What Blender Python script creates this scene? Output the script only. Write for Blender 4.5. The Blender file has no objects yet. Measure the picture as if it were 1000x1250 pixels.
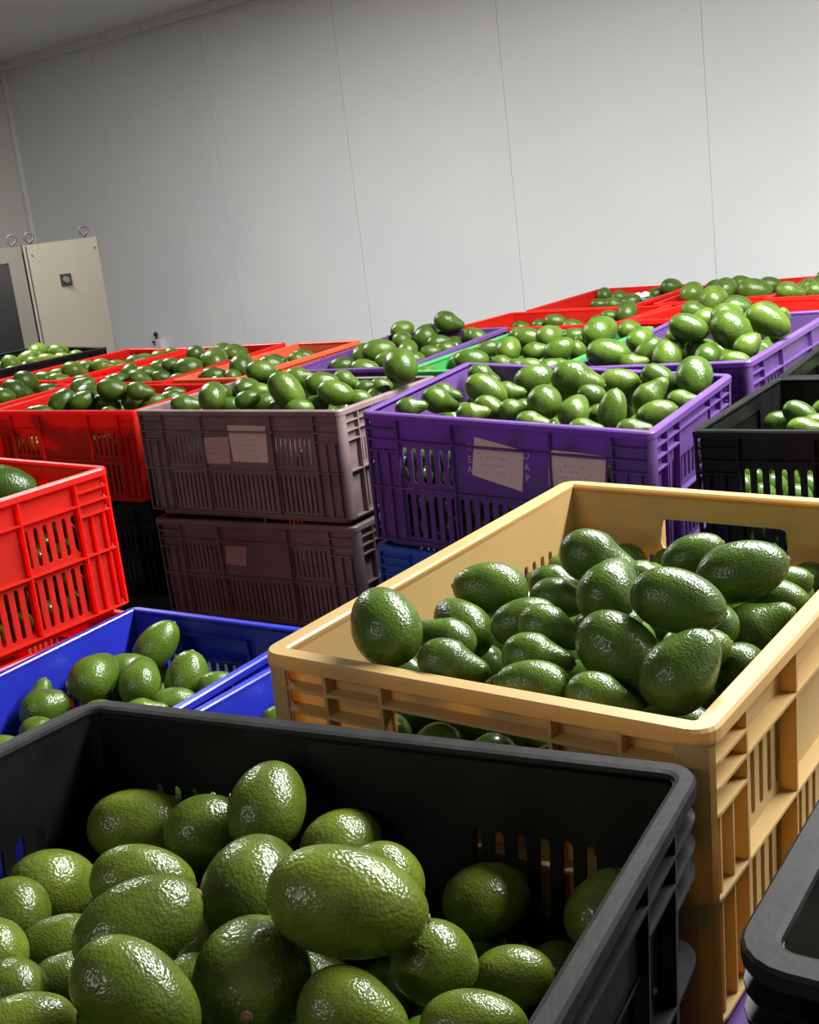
import bpy, bmesh, math, random
import numpy as np
from mathutils import Matrix, Vector
random.seed(7)
SC = bpy.context.scene
COL = SC.collection
CAM_Z = 0.945                      # camera height above the floor
F_PX, PITCH, ROLL = 1550.00, 0.248960, -0.122635

# ------------------------------------------------------------------ camera
c_, s_ = math.cos(PITCH), math.sin(PITCH)
fw = Vector((0, c_, -s_)); up0 = Vector((0, s_, c_)); rt0 = Vector((1, 0, 0))
rt = rt0 * math.cos(ROLL) + up0 * math.sin(ROLL)
up = -rt0 * math.sin(ROLL) + up0 * math.cos(ROLL)
cam_data = bpy.data.cameras.new('camera')
cam_data.sensor_fit = 'HORIZONTAL'; cam_data.sensor_width = 36.0
cam_data.lens = F_PX / 1000.0 * 36.0
cam_data.clip_start = 0.02
cam = bpy.data.objects.new('camera', cam_data); COL.objects.link(cam)
cam.matrix_world = Matrix(((rt.x, up.x, -fw.x, 0), (rt.y, up.y, -fw.y, 0), (rt.z, up.z, -fw.z, CAM_Z), (0, 0, 0, 1)))
SC.camera = cam

# ------------------------------------------------------------------ world, lights, exposure
SC.view_settings.view_transform = 'Standard'
SC.view_settings.look = 'None'
SC.view_settings.gamma = 1.0
SC.view_settings.use_curve_mapping = False
SC.view_settings.exposure = 0.16
world = bpy.data.worlds.new('world'); SC.world = world
world.use_nodes = True
world.node_tree.nodes['Background'].inputs[0].default_value = (0.9, 0.95, 1.0, 1)
world.node_tree.nodes['Background'].inputs[1].default_value = 0.01

# room frame: u runs along the back wall towards the camera side, n is its depth
WYAW = math.radians(-42.8)
U = Vector((math.cos(WYAW), math.sin(WYAW), 0)); N = Vector((-math.sin(WYAW), math.cos(WYAW), 0))
WALL_D, CEIL_Z = 5.6, 1.235 + CAM_Z
U0, U1 = -8.74, 2.6                 # left corner, right wall
N0 = -2.6                          # wall behind the camera
def room(u, n, z): return U * u + N * n + Vector((0, 0, z))
def area_light(name, u, n, z, along, length, power, col=(1, 1, 0.985), width=0.1):
    ld = bpy.data.lights.new(name, 'AREA'); ld.shape = 'RECTANGLE'; ld.size = length; ld.size_y = width
    ld.energy = power; ld.color = col
    o = bpy.data.objects.new(name, ld); COL.objects.link(o)
    o.location = room(u, n, z); o.rotation_euler = (0, 0, WYAW + (0 if along == 'u' else math.pi / 2))
    return o
area_light('tube_or_fill_light', -0.15, 2.5, CEIL_Z - 0.06, 'u', 2.6, 360)
area_light('tube_or_fill_light', -4.9, 2.7, CEIL_Z - 0.06, 'u', 1.4, 125)
area_light('tube_or_fill_light', -0.9, -2.0, CEIL_Z - 0.06, 'u', 1.2, 32)  # fill lamp added behind the camera to lift the dark crate fronts


# ------------------------------------------------------------------ materials
def mat(name):
    m = bpy.data.materials.new(name); m.use_nodes = True
    nt = m.node_tree; b = nt.nodes['Principled BSDF']
    return m, nt, b
def nd(nt, t, **kw):
    n = nt.nodes.new(t)
    for k, v in kw.items(): setattr(n, k, v)
    return n
def plain(name, col, rough=0.5, metal=0.0, spec=0.5):
    m, nt, b = mat(name)
    b.inputs['Base Color'].default_value = (*col, 1); b.inputs['Roughness'].default_value = rough
    b.inputs['Metallic'].default_value = metal; b.inputs['Specular IOR Level'].default_value = spec
    return m
def noisy(name, c1, c2, scale=8, rough=0.5, bump=0.0, bscale=60, spec=0.5, trans=None, rough2=None):
    m, nt, b = mat(name); L = nt.links
    tc = nd(nt, 'ShaderNodeTexCoord')
    no = nd(nt, 'ShaderNodeTexNoise'); no.inputs['Scale'].default_value = scale; no.inputs['Detail'].default_value = 5
    L.new(tc.outputs['Object'], no.inputs['Vector'])
    cr = nd(nt, 'ShaderNodeValToRGB')
    cr.color_ramp.elements[0].position = 0.35; cr.color_ramp.elements[1].position = 0.7
    cr.color_ramp.elements[0].color = (*c1, 1); cr.color_ramp.elements[1].color = (*c2, 1)
    L.new(no.outputs['Fac'], cr.inputs['Fac']); L.new(cr.outputs['Color'], b.inputs['Base Color'])
    b.inputs['Roughness'].default_value = rough; b.inputs['Specular IOR Level'].default_value = spec
    if rough2 is not None:
        mr = nd(nt, 'ShaderNodeMapRange'); mr.inputs['To Min'].default_value = rough; mr.inputs['To Max'].default_value = rough2
        L.new(no.outputs['Fac'], mr.inputs['Value']); L.new(mr.outputs['Result'], b.inputs['Roughness'])
    if bump:
        n2 = nd(nt, 'ShaderNodeTexNoise'); n2.inputs['Scale'].default_value = bscale; n2.inputs['Detail'].default_value = 3
        L.new(tc.outputs['Object'], n2.inputs['Vector'])
        bp = nd(nt, 'ShaderNodeBump'); bp.inputs['Strength'].default_value = bump; bp.inputs['Distance'].default_value = 0.002
        L.new(n2.outputs['Fac'], bp.inputs['Height']); L.new(bp.outputs['Normal'], b.inputs['Normal'])
    if trans:
        tr = nd(nt, 'ShaderNodeBsdfTranslucent'); tr.inputs['Color'].default_value = (*trans[0], 1)
        mx = nd(nt, 'ShaderNodeMixShader'); mx.inputs['Fac'].default_value = trans[1]
        L.new(b.outputs['BSDF'], mx.inputs[1]); L.new(tr.outputs['BSDF'], mx.inputs[2])
        L.new(mx.outputs['Shader'], nt.nodes['Material Output'].inputs['Surface'])
    return m
PLASTIC = {
    'black': noisy('black_plastic', (0.0025, 0.0025, 0.003), (0.006, 0.0055, 0.006), 22, 0.36, 0.1, 90, 0.2, rough2=0.5),
    'mustard': noisy('mustard_plastic', (0.43, 0.30, 0.12), (0.49, 0.345, 0.145), 6, 0.4, 0.1, 50, 0.5, ((0.85, 0.5, 0.11), 0.3)),
    'red': noisy('red_plastic', (0.52, 0.022, 0.014), (0.60, 0.03, 0.018), 5, 0.34, 0.06, 40, 0.5, ((0.97, 0.03, 0.01), 0.55)),
    'orange': noisy('orange_red_plastic', (0.60, 0.10, 0.04), (0.64, 0.13, 0.06), 5, 0.4, 0.06, 40, 0.5, ((0.9, 0.12, 0.04), 0.3)),
    'purple': noisy('purple_plastic', (0.12, 0.058, 0.215), (0.145, 0.073, 0.25), 6, 0.36, 0.08, 40, 0.5, ((0.28, 0.05, 0.5), 0.3)),
    'blue': noisy('blue_plastic', (0.012, 0.018, 0.30), (0.018, 0.026, 0.36), 6, 0.3, 0.06, 40, 0.5, ((0.01, 0.02, 0.5), 0.12)),
    'sky': noisy('sky_blue_plastic', (0.012, 0.09, 0.34), (0.02, 0.11, 0.4), 6, 0.4, 0.06, 40, 0.5, ((0.01, 0.1, 0.5), 0.1)),
    'grey': noisy('dark_grey_plastic', (0.145, 0.098, 0.098), (0.19, 0.138, 0.138), 14, 0.45, 0.1, 60, 0.5),
    'green': noisy('green_plastic', (0.04, 0.26, 0.06), (0.06, 0.32, 0.09), 6, 0.4, 0.06, 40, 0.5, ((0.05, 0.5, 0.08), 0.2)),
}
def avocado_skin():
    m, nt, b = mat('avocado_skin'); L = nt.links
    tc = nd(nt, 'ShaderNodeTexCoord'); oi = nd(nt, 'ShaderNodeObjectInfo')
    add = nd(nt, 'ShaderNodeVectorMath', operation='ADD')
    sc = nd(nt, 'ShaderNodeVectorMath', operation='SCALE'); sc.inputs['Scale'].default_value = 40
    cmb = nd(nt, 'ShaderNodeCombineXYZ')
    for i in range(3): L.new(oi.outputs['Random'], cmb.inputs[i])
    L.new(cmb.outputs[0], sc.inputs[0]); L.new(tc.outputs['Object'], add.inputs[0]); L.new(sc.outputs[0], add.inputs[1])
    big = nd(nt, 'ShaderNodeTexNoise'); big.inputs['Scale'].default_value = 2.2; big.inputs['Detail'].default_value = 3
    L.new(add.outputs[0], big.inputs['Vector'])
    base = nd(nt, 'ShaderNodeMix', data_type='RGBA', blend_type='MULTIPLY'); base.inputs['Factor'].default_value = 1.0
    rmp = nd(nt, 'ShaderNodeValToRGB')
    rmp.color_ramp.elements[0].position = 0.3; rmp.color_ramp.elements[0].color = (0.62, 0.62, 0.6, 1)
    rmp.color_ramp.elements[1].position = 0.72; rmp.color_ramp.elements[1].color = (1.15, 1.1, 1.0, 1)
    L.new(big.outputs['Fac'], rmp.inputs['Fac'])
    L.new(oi.outputs['Color'], base.inputs['A']); L.new(rmp.outputs['Color'], base.inputs['B'])
    vo = nd(nt, 'ShaderNodeTexVoronoi'); vo.inputs['Scale'].default_value = 22
    L.new(add.outputs[0], vo.inputs['Vector'])
    spk = nd(nt, 'ShaderNodeValToRGB')
    spk.color_ramp.elements[0].position = 0.05; spk.color_ramp.elements[0].color = (1, 1, 1, 1)
    spk.color_ramp.elements[1].position = 0.22; spk.color_ramp.elements[1].color = (0, 0, 0, 1)
    L.new(vo.outputs['Distance'], spk.inputs['Fac'])
    m2 = nd(nt, 'ShaderNodeMix', data_type='RGBA', blend_type='MIX')
    ml = nd(nt, 'ShaderNodeMath', operation='MULTIPLY'); ml.inputs[1].default_value = 0.35
    L.new(spk.outputs['Color'], ml.inputs[0]); L.new(ml.outputs[0], m2.inputs['Factor'])
    L.new(base.outputs['Result'], m2.inputs['A']); m2.inputs['B'].default_value = (0.17, 0.22, 0.05, 1)
    L.new(m2.outputs['Result'], b.inputs['Base Color'])
    b.inputs['Roughness'].default_value = 0.25; b.inputs['Specular IOR Level'].default_value = 0.34
    b.inputs['Coat Weight'].default_value = 0.0; b.inputs['Coat Roughness'].default_value = 0.18
    n3 = nd(nt, 'ShaderNodeTexNoise'); n3.inputs['Scale'].default_value = 14; n3.inputs['Detail'].default_value = 2
    L.new(add.outputs[0], n3.inputs['Vector'])
    bp = nd(nt, 'ShaderNodeBump'); bp.inputs['Strength'].default_value = 0.15; bp.inputs['Distance'].default_value = 0.009
    vb = nd(nt, 'ShaderNodeTexVoronoi', feature='SMOOTH_F1'); vb.inputs['Scale'].default_value = 30
    L.new(add.outputs[0], vb.inputs['Vector'])
    sm = nd(nt, 'ShaderNodeMath', operation='MULTIPLY_ADD'); sm.inputs[1].default_value = -0.9
    L.new(vb.outputs['Distance'], sm.inputs[0]); L.new(n3.outputs['Fac'], sm.inputs[2])
    L.new(sm.outputs[0], bp.inputs['Height']); L.new(bp.outputs['Normal'], b.inputs['Normal']); L.new(bp.outputs['Normal'], b.inputs['Coat Normal'])
    return m
WORN = noisy('worn_black_rim', (0.004, 0.004, 0.004), (0.014, 0.0135, 0.0135), 30, 0.5, 0.25, 120, 0.12, rough2=0.7)
SKIN = avocado_skin()
STEM = noisy('dry_stem', (0.09, 0.045, 0.02), (0.24, 0.15, 0.08), 60, 0.8)
WALLM = noisy('white_wall_panel', (0.70, 0.715, 0.72), (0.75, 0.755, 0.755), 1.2, 0.42, 0.05, 9, 0.35)
SEAMM = plain('seam_sealant', (0.10, 0.098, 0.095), 0.8)
CEILM = noisy('ceiling_panel', (0.76, 0.75, 0.72), (0.8, 0.79, 0.76), 1.5, 0.55, 0.03, 9, 0.3)
SIDEM = noisy('side_wall_panel', (0.62, 0.60, 0.56), (0.66, 0.64, 0.6), 1.5, 0.5, 0.03, 9, 0.3)
FLOORM = noisy('concrete_floor', (0.03, 0.029, 0.028), (0.06, 0.058, 0.055), 3, 0.8, 0.2, 30, 0.1)
TRIMM = noisy('white_sealant', (0.66, 0.655, 0.64), (0.78, 0.775, 0.76), 14, 0.5)
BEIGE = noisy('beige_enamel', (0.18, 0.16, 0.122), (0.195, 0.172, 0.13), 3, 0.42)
BEIGE_SHADED = noisy('dull_shaded_beige_enamel', (0.10, 0.09, 0.073), (0.115, 0.10, 0.08), 3, 0.5)  # greyer beige paint, with the shade on the cabinet frame mixed into its colour
DARKM = noisy('dark_glass', (0.006, 0.007, 0.0065), (0.01, 0.011, 0.0105), 3, 0.25)
STEEL = plain('grey_steel', (0.09, 0.09, 0.09), 0.5, 0.3)
GAP = plain('door_gap', (0.05, 0.045, 0.04), 0.8)

# ------------------------------------------------------------------ mesh helpers
def mesh_from(bm, name, m, smooth=False, doubles=True):
    if doubles: bmesh.ops.remove_doubles(bm, verts=bm.verts, dist=1e-5)
    bmesh.ops.recalc_face_normals(bm, faces=bm.faces)
    me = bpy.data.meshes.new(name); bm.to_mesh(me); bm.free()
    if m: me.materials.append(m)
    if smooth:
        for p in me.polygons: p.use_smooth = True
    return me
def link(name, me, parent=None, mw=None):
    o = bpy.data.objects.new(name, me); COL.objects.link(o)
    if parent: o.parent = parent
    if mw is not None: o.matrix_local = mw
    return o
def tag(o, label=None, cat=None, group=None, kind=None):
    if label: o['label'] = label
    if cat: o['category'] = cat
    if group: o['group'] = group
    if kind: o['kind'] = kind
    return o
def box(bm, x0, x1, y0, y1, z0, z1):
    v = [bm.verts.new((x, y, z)) for z in (z0, z1) for y in (y0, y1) for x in (x0, x1)]
    for f in ((0, 2, 3, 1), (4, 5, 7, 6), (0, 1, 5, 4), (2, 6, 7, 3), (0, 4, 6, 2), (1, 3, 7, 5)):
        bm.faces.new([v[i] for i in f])
def rrect(a, b, r, seg=5):
    """rounded rectangle path: (corner centre, direction) so that it can be offset"""
    out = []
    for cx, cy, a0 in ((a - r, b - r, 0), (-(a - r), b - r, 90), (-(a - r), -(b - r), 180), (a - r, -(b - r), 270)):
        for i in range(seg + 1):
            t = math.radians(a0 + 90 * i / seg)
            out.append((cx, cy, math.cos(t), math.sin(t), r))
    return out
def sweep(bm, path, prof, closed=True):
    """prof: closed list of (inset, z)"""
    rings = []
    for cx, cy, dx, dy, r in path:
        rings.append([bm.verts.new((cx + dx * (r - i), cy + dy * (r - i), z)) for i, z in prof])
    n = len(rings); m = len(prof)
    for k in range(n if closed else n - 1):
        A, B = rings[k], rings[(k + 1) % n]
        for j in range(m):
            try: bm.faces.new((A[j], B[j], B[(j + 1) % m], A[(j + 1) % m]))
            except ValueError: pass
    if not closed:
        bm.faces.new(rings[0]); bm.faces.new(rings[-1][::-1])

# ------------------------------------------------------------------ crate
CL, CW, CH = 0.6, 0.42, 0.25
def slab2d(bm, mp, t, rect=None, hole=None):
    """a wall piece in the (s, z) plane, thickness t; HOLE = rounded opening (s0, s1, z0, z1, r)"""
    s0, s1, z0, z1 = rect
    if hole is None:
        P = [(s0, z0), (s1, z0), (s1, z1), (s0, z1)]
        f = [bm.verts.new(mp(s, z, 0)) for s, z in P]; g = [bm.verts.new(mp(s, z, t)) for s, z in P]
        bm.faces.new(f); bm.faces.new(g[::-1])
        return
    a0, a1, b0, b1, r = hole
    inner, outer = [], []
    for cx, cz, an, ox, oz in ((a1 - r, b1 - r, 0, s1, z1), (a0 + r, b1 - r, 90, s0, z1), (a0 + r, b0 + r, 180, s0, z0), (a1 - r, b0 + r, 270, s1, z0)):
        for i in range(3):
            th = math.radians(an + 45 * i)
            px, pz = cx + r * math.cos(th), cz + r * math.sin(th)
            inner.append((px, pz))
            if i == 1: outer.append((ox, oz))
            elif (i == 0) == (an in (0, 180)): outer.append((ox, pz))
            else: outer.append((px, oz))
    fi = [bm.verts.new(mp(s, z, 0)) for s, z in inner]; fo = [bm.verts.new(mp(s, z, 0)) for s, z in outer]
    gi = [bm.verts.new(mp(s, z, t)) for s, z in inner]; go = [bm.verts.new(mp(s, z, t)) for s, z in outer]
    n = len(inner)
    for k in range(n):
        j = (k + 1) % n
        bm.faces.new((fi[k], fi[j], fo[j], fo[k])); bm.faces.new((gi[k], go[k], go[j], gi[j]))
        bm.faces.new((fi[k], gi[k], gi[j], fi[j]))
def slots(bm, mp, t, s0, s1, z0, z1, n, wfrac=0.46):
    p = (s1 - s0) / n
    for i in range(n):
        a = s0 + i * p; w = p * wfrac / 2; c = a + p / 2
        slab2d(bm, mp, t, (a, a + p, z0, z1), (c - w, c + w, z0 + 0.004, z1 - 0.004, w))
H = CH
def side_panel(long, ins, RC, opened, fine, through):
    bm = bmesh.new(); k6, k10, k3, k14, k8, wf = (9, 15, 5, 20, 12, 0.34) if fine else (6, 10, 3, 14, 8, 0.46); half = (CL if long else CW) / 2; off = (CW if long else CL) / 2 - ins; t = 0.003
    mp = (lambda s, z, d: (s, -(off - d), z)) if long else (lambda s, z, d: ((off - d), s, z))
    e = half - RC; S = 2 * half
    slab2d(bm, mp, t, (-e, e, 0.014, H - 0.234)); slab2d(bm, mp, t, (-e, e, H - 0.143, H - 0.130))
    if long:
        c, q = S * (0.5 - 0.13), S * (0.5 - 0.33)
        for sg in (-1, 1):
            x = sorted((sg * c, sg * e)); slab2d(bm, mp, t, (x[0], x[1], H - 0.234, H - 0.143)); slab2d(bm, mp, t, (x[0], x[1], H - 0.130, H - 0.058))
            x = sorted((sg * c, sg * q)); slots(bm, mp, t, x[0], x[1], H - 0.234, H - 0.143, k6, wf); slots(bm, mp, t, x[0], x[1], H - 0.130, H - 0.058, k6, wf)
        slots(bm, mp, t, -q, q, H - 0.234, H - 0.143, k10, wf)
        slab2d(bm, mp, t, (-q, q, H - 0.130, H - 0.058))
        slab2d(bm, mp, t, (-e, e, H - 0.058, H - 0.004))
    else:
        c, q = S * (0.5 - 0.17), S * (0.5 - 0.31)
        for sg in (-1, 1):
            x = sorted((sg * c, sg * e)); slab2d(bm, mp, t, (x[0], x[1], H - 0.234, H - 0.143)); slab2d(bm, mp, t, (x[0], x[1], H - 0.130, H - 0.072))
            x = sorted((sg * c, sg * q)); slots(bm, mp, t, x[0], x[1], H - 0.130, H - 0.072, k3, wf)
            x = sorted((sg * q, sg * e)); slab2d(bm, mp, t, (x[0], x[1], H - 0.072, H - 0.004))
        slots(bm, mp, t, -c, c, H - 0.234, H - 0.143, k14, wf)
        slots(bm, mp, t, -q, q, H - 0.130, H - 0.072, k8, wf)
        slab2d(bm, mp, t, (-q, q, H - 0.030, H - 0.004))
        if opened: slab2d(bm, mp, t, (-q, q, H - 0.072, H - 0.030), (-q + 0.003, q - 0.003, H - 0.069, H - 0.033, 0.008))
        if opened and not through: slab2d(bm, lambda s, z, d: mp(s, z, d - 0.0105), 0.002, (-q, q, H - 0.074, H - 0.028))
        if opened and not through:
            for ra in ((-q, q, H - 0.077, H - 0.070), (-q, q, H - 0.032, H - 0.028), (-q, -q + 0.004, H - 0.070, H - 0.032), (q - 0.004, q, H - 0.070, H - 0.032)):
                vs = [bm.verts.new(mp(s, z, d)) for d in (0.0, 0.012) for s, z in ((ra[0], ra[2]), (ra[1], ra[2]), (ra[1], ra[3]), (ra[0], ra[3]))]
                for f in ((0, 1, 2, 3), (4, 7, 6, 5), (0, 4, 5, 1), (1, 5, 6, 2), (2, 6, 7, 3), (3, 7, 4, 0)): bm.faces.new([vs[i] for i in f])
        if not opened:
            mp2 = lambda s, z, d: mp(s, z, d - 0.006)
            slab2d(bm, mp2, t, (-q, q, H - 0.072, H - 0.030)); slab2d(bm, mp, -0.008, (-q, q, H - 0.075, H - 0.071)); slab2d(bm, mp, -0.008, (-q, q, H - 0.031, H - 0.028))
    return bm
def rib_prof(ins, z, th=0.0028): return [(0.0012, z - th / 2), (0.0012, z + th / 2), (ins, z + th / 2), (ins, z - th / 2)]
def corner_path(sx, sy, ext_l, ext_s, r, a=CL / 2, b=CW / 2, seg=5):
    out = [(sx * (a - ext_l), sy * (b - r), 0, sy, r)]
    for i in range(seg + 1):
        t = math.radians(90 - 90 * i / seg)
        out.append((sx * (a - r), sy * (b - r), sx * math.cos(t), sy * math.sin(t), r))
    out.append((sx * (a - r), sy * (b - ext_s), sx, 0, r))
    return out
def crate_meshes(key, ins, m):
    """[(part name, mesh)] of one crate type"""
    parts = []
    RC = 0.034 if ins > 0.02 else (0.0205 if ins > 0.015 else (0.028 if ins > 0.014 else 0.0158)); worn = ins > 0.02 or 0.014 < ins < 0.015
    P = rrect(CL / 2, CW / 2, RC)
    bm = bmesh.new()
    w = ins + 0.003
    sweep(bm, P, [(0.0, H - 0.012), (0.0, H - 0.0025), (0.0022, H), *([(w - 0.005, H), (w - 0.0015, H - 0.0014), (w, H - 0.005)] if worn else [(w - 0.002, H), (w, H - 0.002)]), (w, H - 0.008), (ins * 0.6, H - 0.008), (0.0028, H - 0.012)])
    parts.append(('rim', mesh_from(bm, key + '_rim', WORN if worn else m)))
    for long in (True, False):
        me = mesh_from(side_panel(long, ins, RC, key in ('mustard_crate', 'blue_crate'), 'grey' in key, 'mustard' in key), key + ('_long_panel' if long else '_end_panel'), m)
        parts.append((('long_panel' if long else 'end_panel'), me))
    for z in (H - 0.136, H - 0.236):
        bm = bmesh.new(); sweep(bm, P, rib_prof(ins, z)); parts.append(('rib', mesh_from(bm, key + '_rib', m)))
    # upper rib, broken at the handles
    bm = bmesh.new(); qs = CW * 0.19
    for sg in (1, -1):
        # from the handle on the +x side round one long side to the handle on the -x side
        sy = 1 if sg > 0 else -1
        pth = [(CL / 2 - RC, sy * qs, 1, 0, RC)]
        for i in range(6):
            t = math.radians(90 * i / 5); pth.append((CL / 2 - RC, sy * (CW / 2 - RC), math.cos(t), sy * math.sin(t), RC))
        for i in range(6):
            t = math.radians(90 - 90 * i / 5); pth.append((-(CL / 2 - RC), sy * (CW / 2 - RC), -math.cos(t), sy * math.sin(t), RC))
        pth.append((-(CL / 2 - RC), sy * qs, -1, 0, RC))
        sweep(bm, pth, rib_prof(ins, H - 0.049), closed=False)
    for sx in (1, -1):
        xx = sorted((sx * (CL / 2 - 0.0012), sx * (CL / 2 - ins))); box(bm, xx[0], xx[1], -(CW / 2 - CW * 0.17), CW / 2 - CW * 0.17, H - 0.0304, H - 0.0276)
    parts.append(('upper_rib', mesh_from(bm, key + '_upper_rib', m)))
    # four corners: rounded wall, short ribs and stiffeners
    for sx in (1, -1):
        for sy in (1, -1):
            bm = bmesh.new()
            sweep(bm, corner_path(sx, sy, RC - 0.0001, RC - 0.0001, RC), [(ins, 0.014), (ins, H - 0.004), (ins + 0.003, H - 0.004), (ins + 0.003, 0.014)], closed=False)
            if not worn: sweep(bm, corner_path(sx, sy, RC - 0.0001, RC + 0.008, RC)[2:], [(0.001, 0.014), (0.001, H - 0.009), (0.004, H - 0.009), (0.004, 0.014)], closed=False)
            for dz in (0.029, 0.069): sweep(bm, corner_path(sx, sy, CL * 0.13, CW * 0.17, RC), rib_prof(ins, H - dz), closed=False)
            for k in (1, 2):
                x = sx * (CL / 2 - CL * 0.13 * k / 3); y = sy * (CW / 2 - ins)
                for z0, z1 in ((H - 0.135, H - 0.07), (H - 0.235, H - 0.137)):
                    yy = sorted((y, y + sy * (ins - 0.004))); box(bm, x - 0.0014, x + 0.0014, yy[0], yy[1], z0, z1)
            parts.append(('corner', mesh_from(bm, key + '_corner', m)))
    # upright posts, each a part
    bmL = bmesh.new(); box(bmL, -0.0018, 0.0018, 0, ins - 0.0015, H - 0.236, H - 0.008); meL = mesh_from(bmL, key + '_post', m)
    posts = []
    for sy in (1, -1):
        for fr in (0.13, 0.33, 0.67, 0.87):
            x = (fr - 0.5) * CL
            posts.append(Matrix.Translation((x, sy * (CW / 2 - ins), 0)) @ (Matrix.Identity(4) if sy > 0 else Matrix.Rotation(math.pi, 4, 'Z')))
    for sx in (1, -1):
        for fr in (0.17, 0.31, 0.69, 0.83):
            posts.append(Matrix.Translation((sx * (CL / 2 - ins), (fr - 0.5) * CW, 0)) @ Matrix.Rotation(-sx * math.pi / 2, 4, 'Z'))
    # base tray
    bm = bmesh.new(); q = 0.020
    sweep(bm, rrect(CL / 2 - q, CW / 2 - q, 0.02, 4), [(0, 0), (0, 0.0155), (0.004, 0.0155), (0.004, 0)])
    box(bm, -(CL / 2 - q), CL / 2 - q, -(CW / 2 - q), CW / 2 - q, 0.012, 0.0155)
    for i in range(7):
        y = -(CW / 2 - q) + (i + 1) * (CW - 2 * q) / 8; box(bm, -(CL / 2 - q - 0.004), CL / 2 - q - 0.004, y - 0.0015, y + 0.0015, 0.001, 0.012)
    parts.append(('base', mesh_from(bm, key + '_base', m)))
    return parts, meL, posts
R180 = Matrix.Rotation(math.pi, 4, 'Z')
TYPES = {}
def crate_type(colour, ins):
    k = (colour, ins)
    if k not in TYPES: TYPES[k] = crate_meshes(colour + '_crate', ins, PLASTIC[colour])
    return TYPES[k]
def whole_mesh(colour, ins):
    """the same crate as one mesh, for the crates that stand out of sight under the others"""
    k = (colour, ins, 'whole')
    if k not in TYPES:
        parts, pm, posts = crate_type(colour, ins)
        bm = bmesh.new()
        for n, me in parts:
            bm.from_mesh(me)
            if n in ('long_panel', 'end_panel'):
                tmp = me.copy(); tmp.transform(R180); bm.from_mesh(tmp)
        me = bpy.data.meshes.new(colour + '_crate'); bm.to_mesh(me); bm.free(); me.materials.append(PLASTIC[colour])
        TYPES[k] = me
    return TYPES[k]
def place_matrix(p, r, w, l, h):
    """crate whose rim centre is p (camera frame), local +y away from the camera; long side on x when w >= l"""
    yaw, tx, ty = r
    rotm = Matrix.Rotation(yaw, 4, 'Z') @ Matrix.Rotation(tx, 4, 'X') @ Matrix.Rotation(ty, 4, 'Y')
    M = Matrix.Translation(Vector(p) + Vector((0, 0, CAM_Z))) @ rotm @ Matrix.Translation((0, 0, -h))
    if w >= l: return M @ Matrix.Diagonal((w / CL, l / CW, h / CH, 1))
    return M @ Matrix.Rotation(math.pi / 2, 4, 'Z') @ Matrix.Diagonal((l / CL, w / CW, h / CH, 1))
def make_crate(colour, ins, M, label, group=None):
    root = bpy.data.objects.new('plastic_crate', None); COL.objects.link(root)
    root.empty_display_size = 0.1
    root.matrix_world = M
    tag(root, label, 'crate', group)
    parts, pm, posts = crate_type(colour, ins)
    for n, me in parts:
        link(n, me, root)
        if n in ('long_panel', 'end_panel'): link(n, me, root, R180)
    for m4 in posts: link('post', pm, root, m4)
    return root

CR = {'M': (0.2056, 1.2473, -0.4067, -0.6238, 0.0053, 0.0365, 0.441, 0.63, 0.277), 'K': (-0.1726, 0.7295, -0.3973, -0.4455, -0.1004, 0.035, 0.555, 0.538, 0.259), 'B': (-0.5268, 1.8475, -0.683, -0.6314, 0.0294, -0.0007, 0.42, 0.6, 0.251), 'L': (-0.8768, 2.1412, -0.4163, -0.685, 0.0071, 0.0156, 0.42, 0.6, 0.271), 'D': (-0.256, 2.9904, -0.4348, -0.5787, -0.0035, 0.0124, 0.591, 0.414, 0.254), 'P': (0.2939, 2.4386, -0.4165, -0.598, 0.0551, 0.0688, 0.6, 0.42, 0.276), 'A': (-0.7705, 3.4007, -0.4454, -0.4657, -0.002, 0.0321, 0.47, 0.376, 0.24), 'E': (-1.3473, 3.985, -0.4691, -0.5124, 0.0034, 0.0066, 0.6, 0.384, 0.221), 'G1': (-1.0097, 4.4021, -0.458, -0.6712, 0.0097, 0.0119, 0.336, 0.6, 0.23), 'G2': (-0.6599, 4.0972, -0.4583, -0.6011, 0.0288, -0.0068, 0.378, 0.6, 0.225), 'G3': (-0.3507, 3.7521, -0.4399, -0.595, 0.01, 0.0007, 0.243, 0.6, 0.25), 'H': (-1.4081, 4.7459, -0.44, -0.6649, -0.0062, 0.0304, 0.42, 0.6, 0.245), 'Q': (0.0336, 3.7305, -0.4524, -0.5885, 0.0265, -0.0002, 0.406, 0.6, 0.233), 'S': (0.3629, 3.2481, -0.4346, -0.592, 0.005, 0.0066, 0.432, 0.605, 0.255), 'T': (0.7398, 2.9427, -0.4196, -0.623, 0.0304, -0.0142, 0.42, 0.614, 0.261), 'U1': (0.5409, 4.0353, -0.4544, -0.6474, -0.0123, -0, 0.6, 0.425, 0.236), 'U2': (0.8156, 4.5392, -0.4619, -0.6183, -0.0024, 0.0078, 0.402, 0.595, 0.229), 'V0': (1.0257, 3.5501, -0.4397, -0.6637, -0.0253, 0.0047, 0.6, 0.42, 0.247), 'V1': (1.1982, 4.3417, -0.4682, -0.5434, -0.0168, -0.0102, 0.4, 0.588, 0.218), 'V2': (1.4526, 3.8781, -0.4396, -0.6109, 0.0012, 0.0001, 0.42, 0.6, 0.253), 'N1': (0.8333, 2.0085, -0.4298, -0.6182, 0.0134, -0.0006, 0.6, 0.43, 0.26), 'N2': (1.1071, 2.464, -0.44, -0.5502, 0.0093, 0, 0.6, 0.42, 0.251), 'R': (0.509, 0.6256, -0.44, -0.5903, 0.0099, 0.0272, 0.6, 0.42, 0.243), 'B2': (-0.1676, 1.5848, -0.6827, -0.6314, 0, 0, 0.42, 0.6, 0.26)}
INS = {'M': 0.016, 'K': 0.0145, 'R': 0.021}
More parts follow.
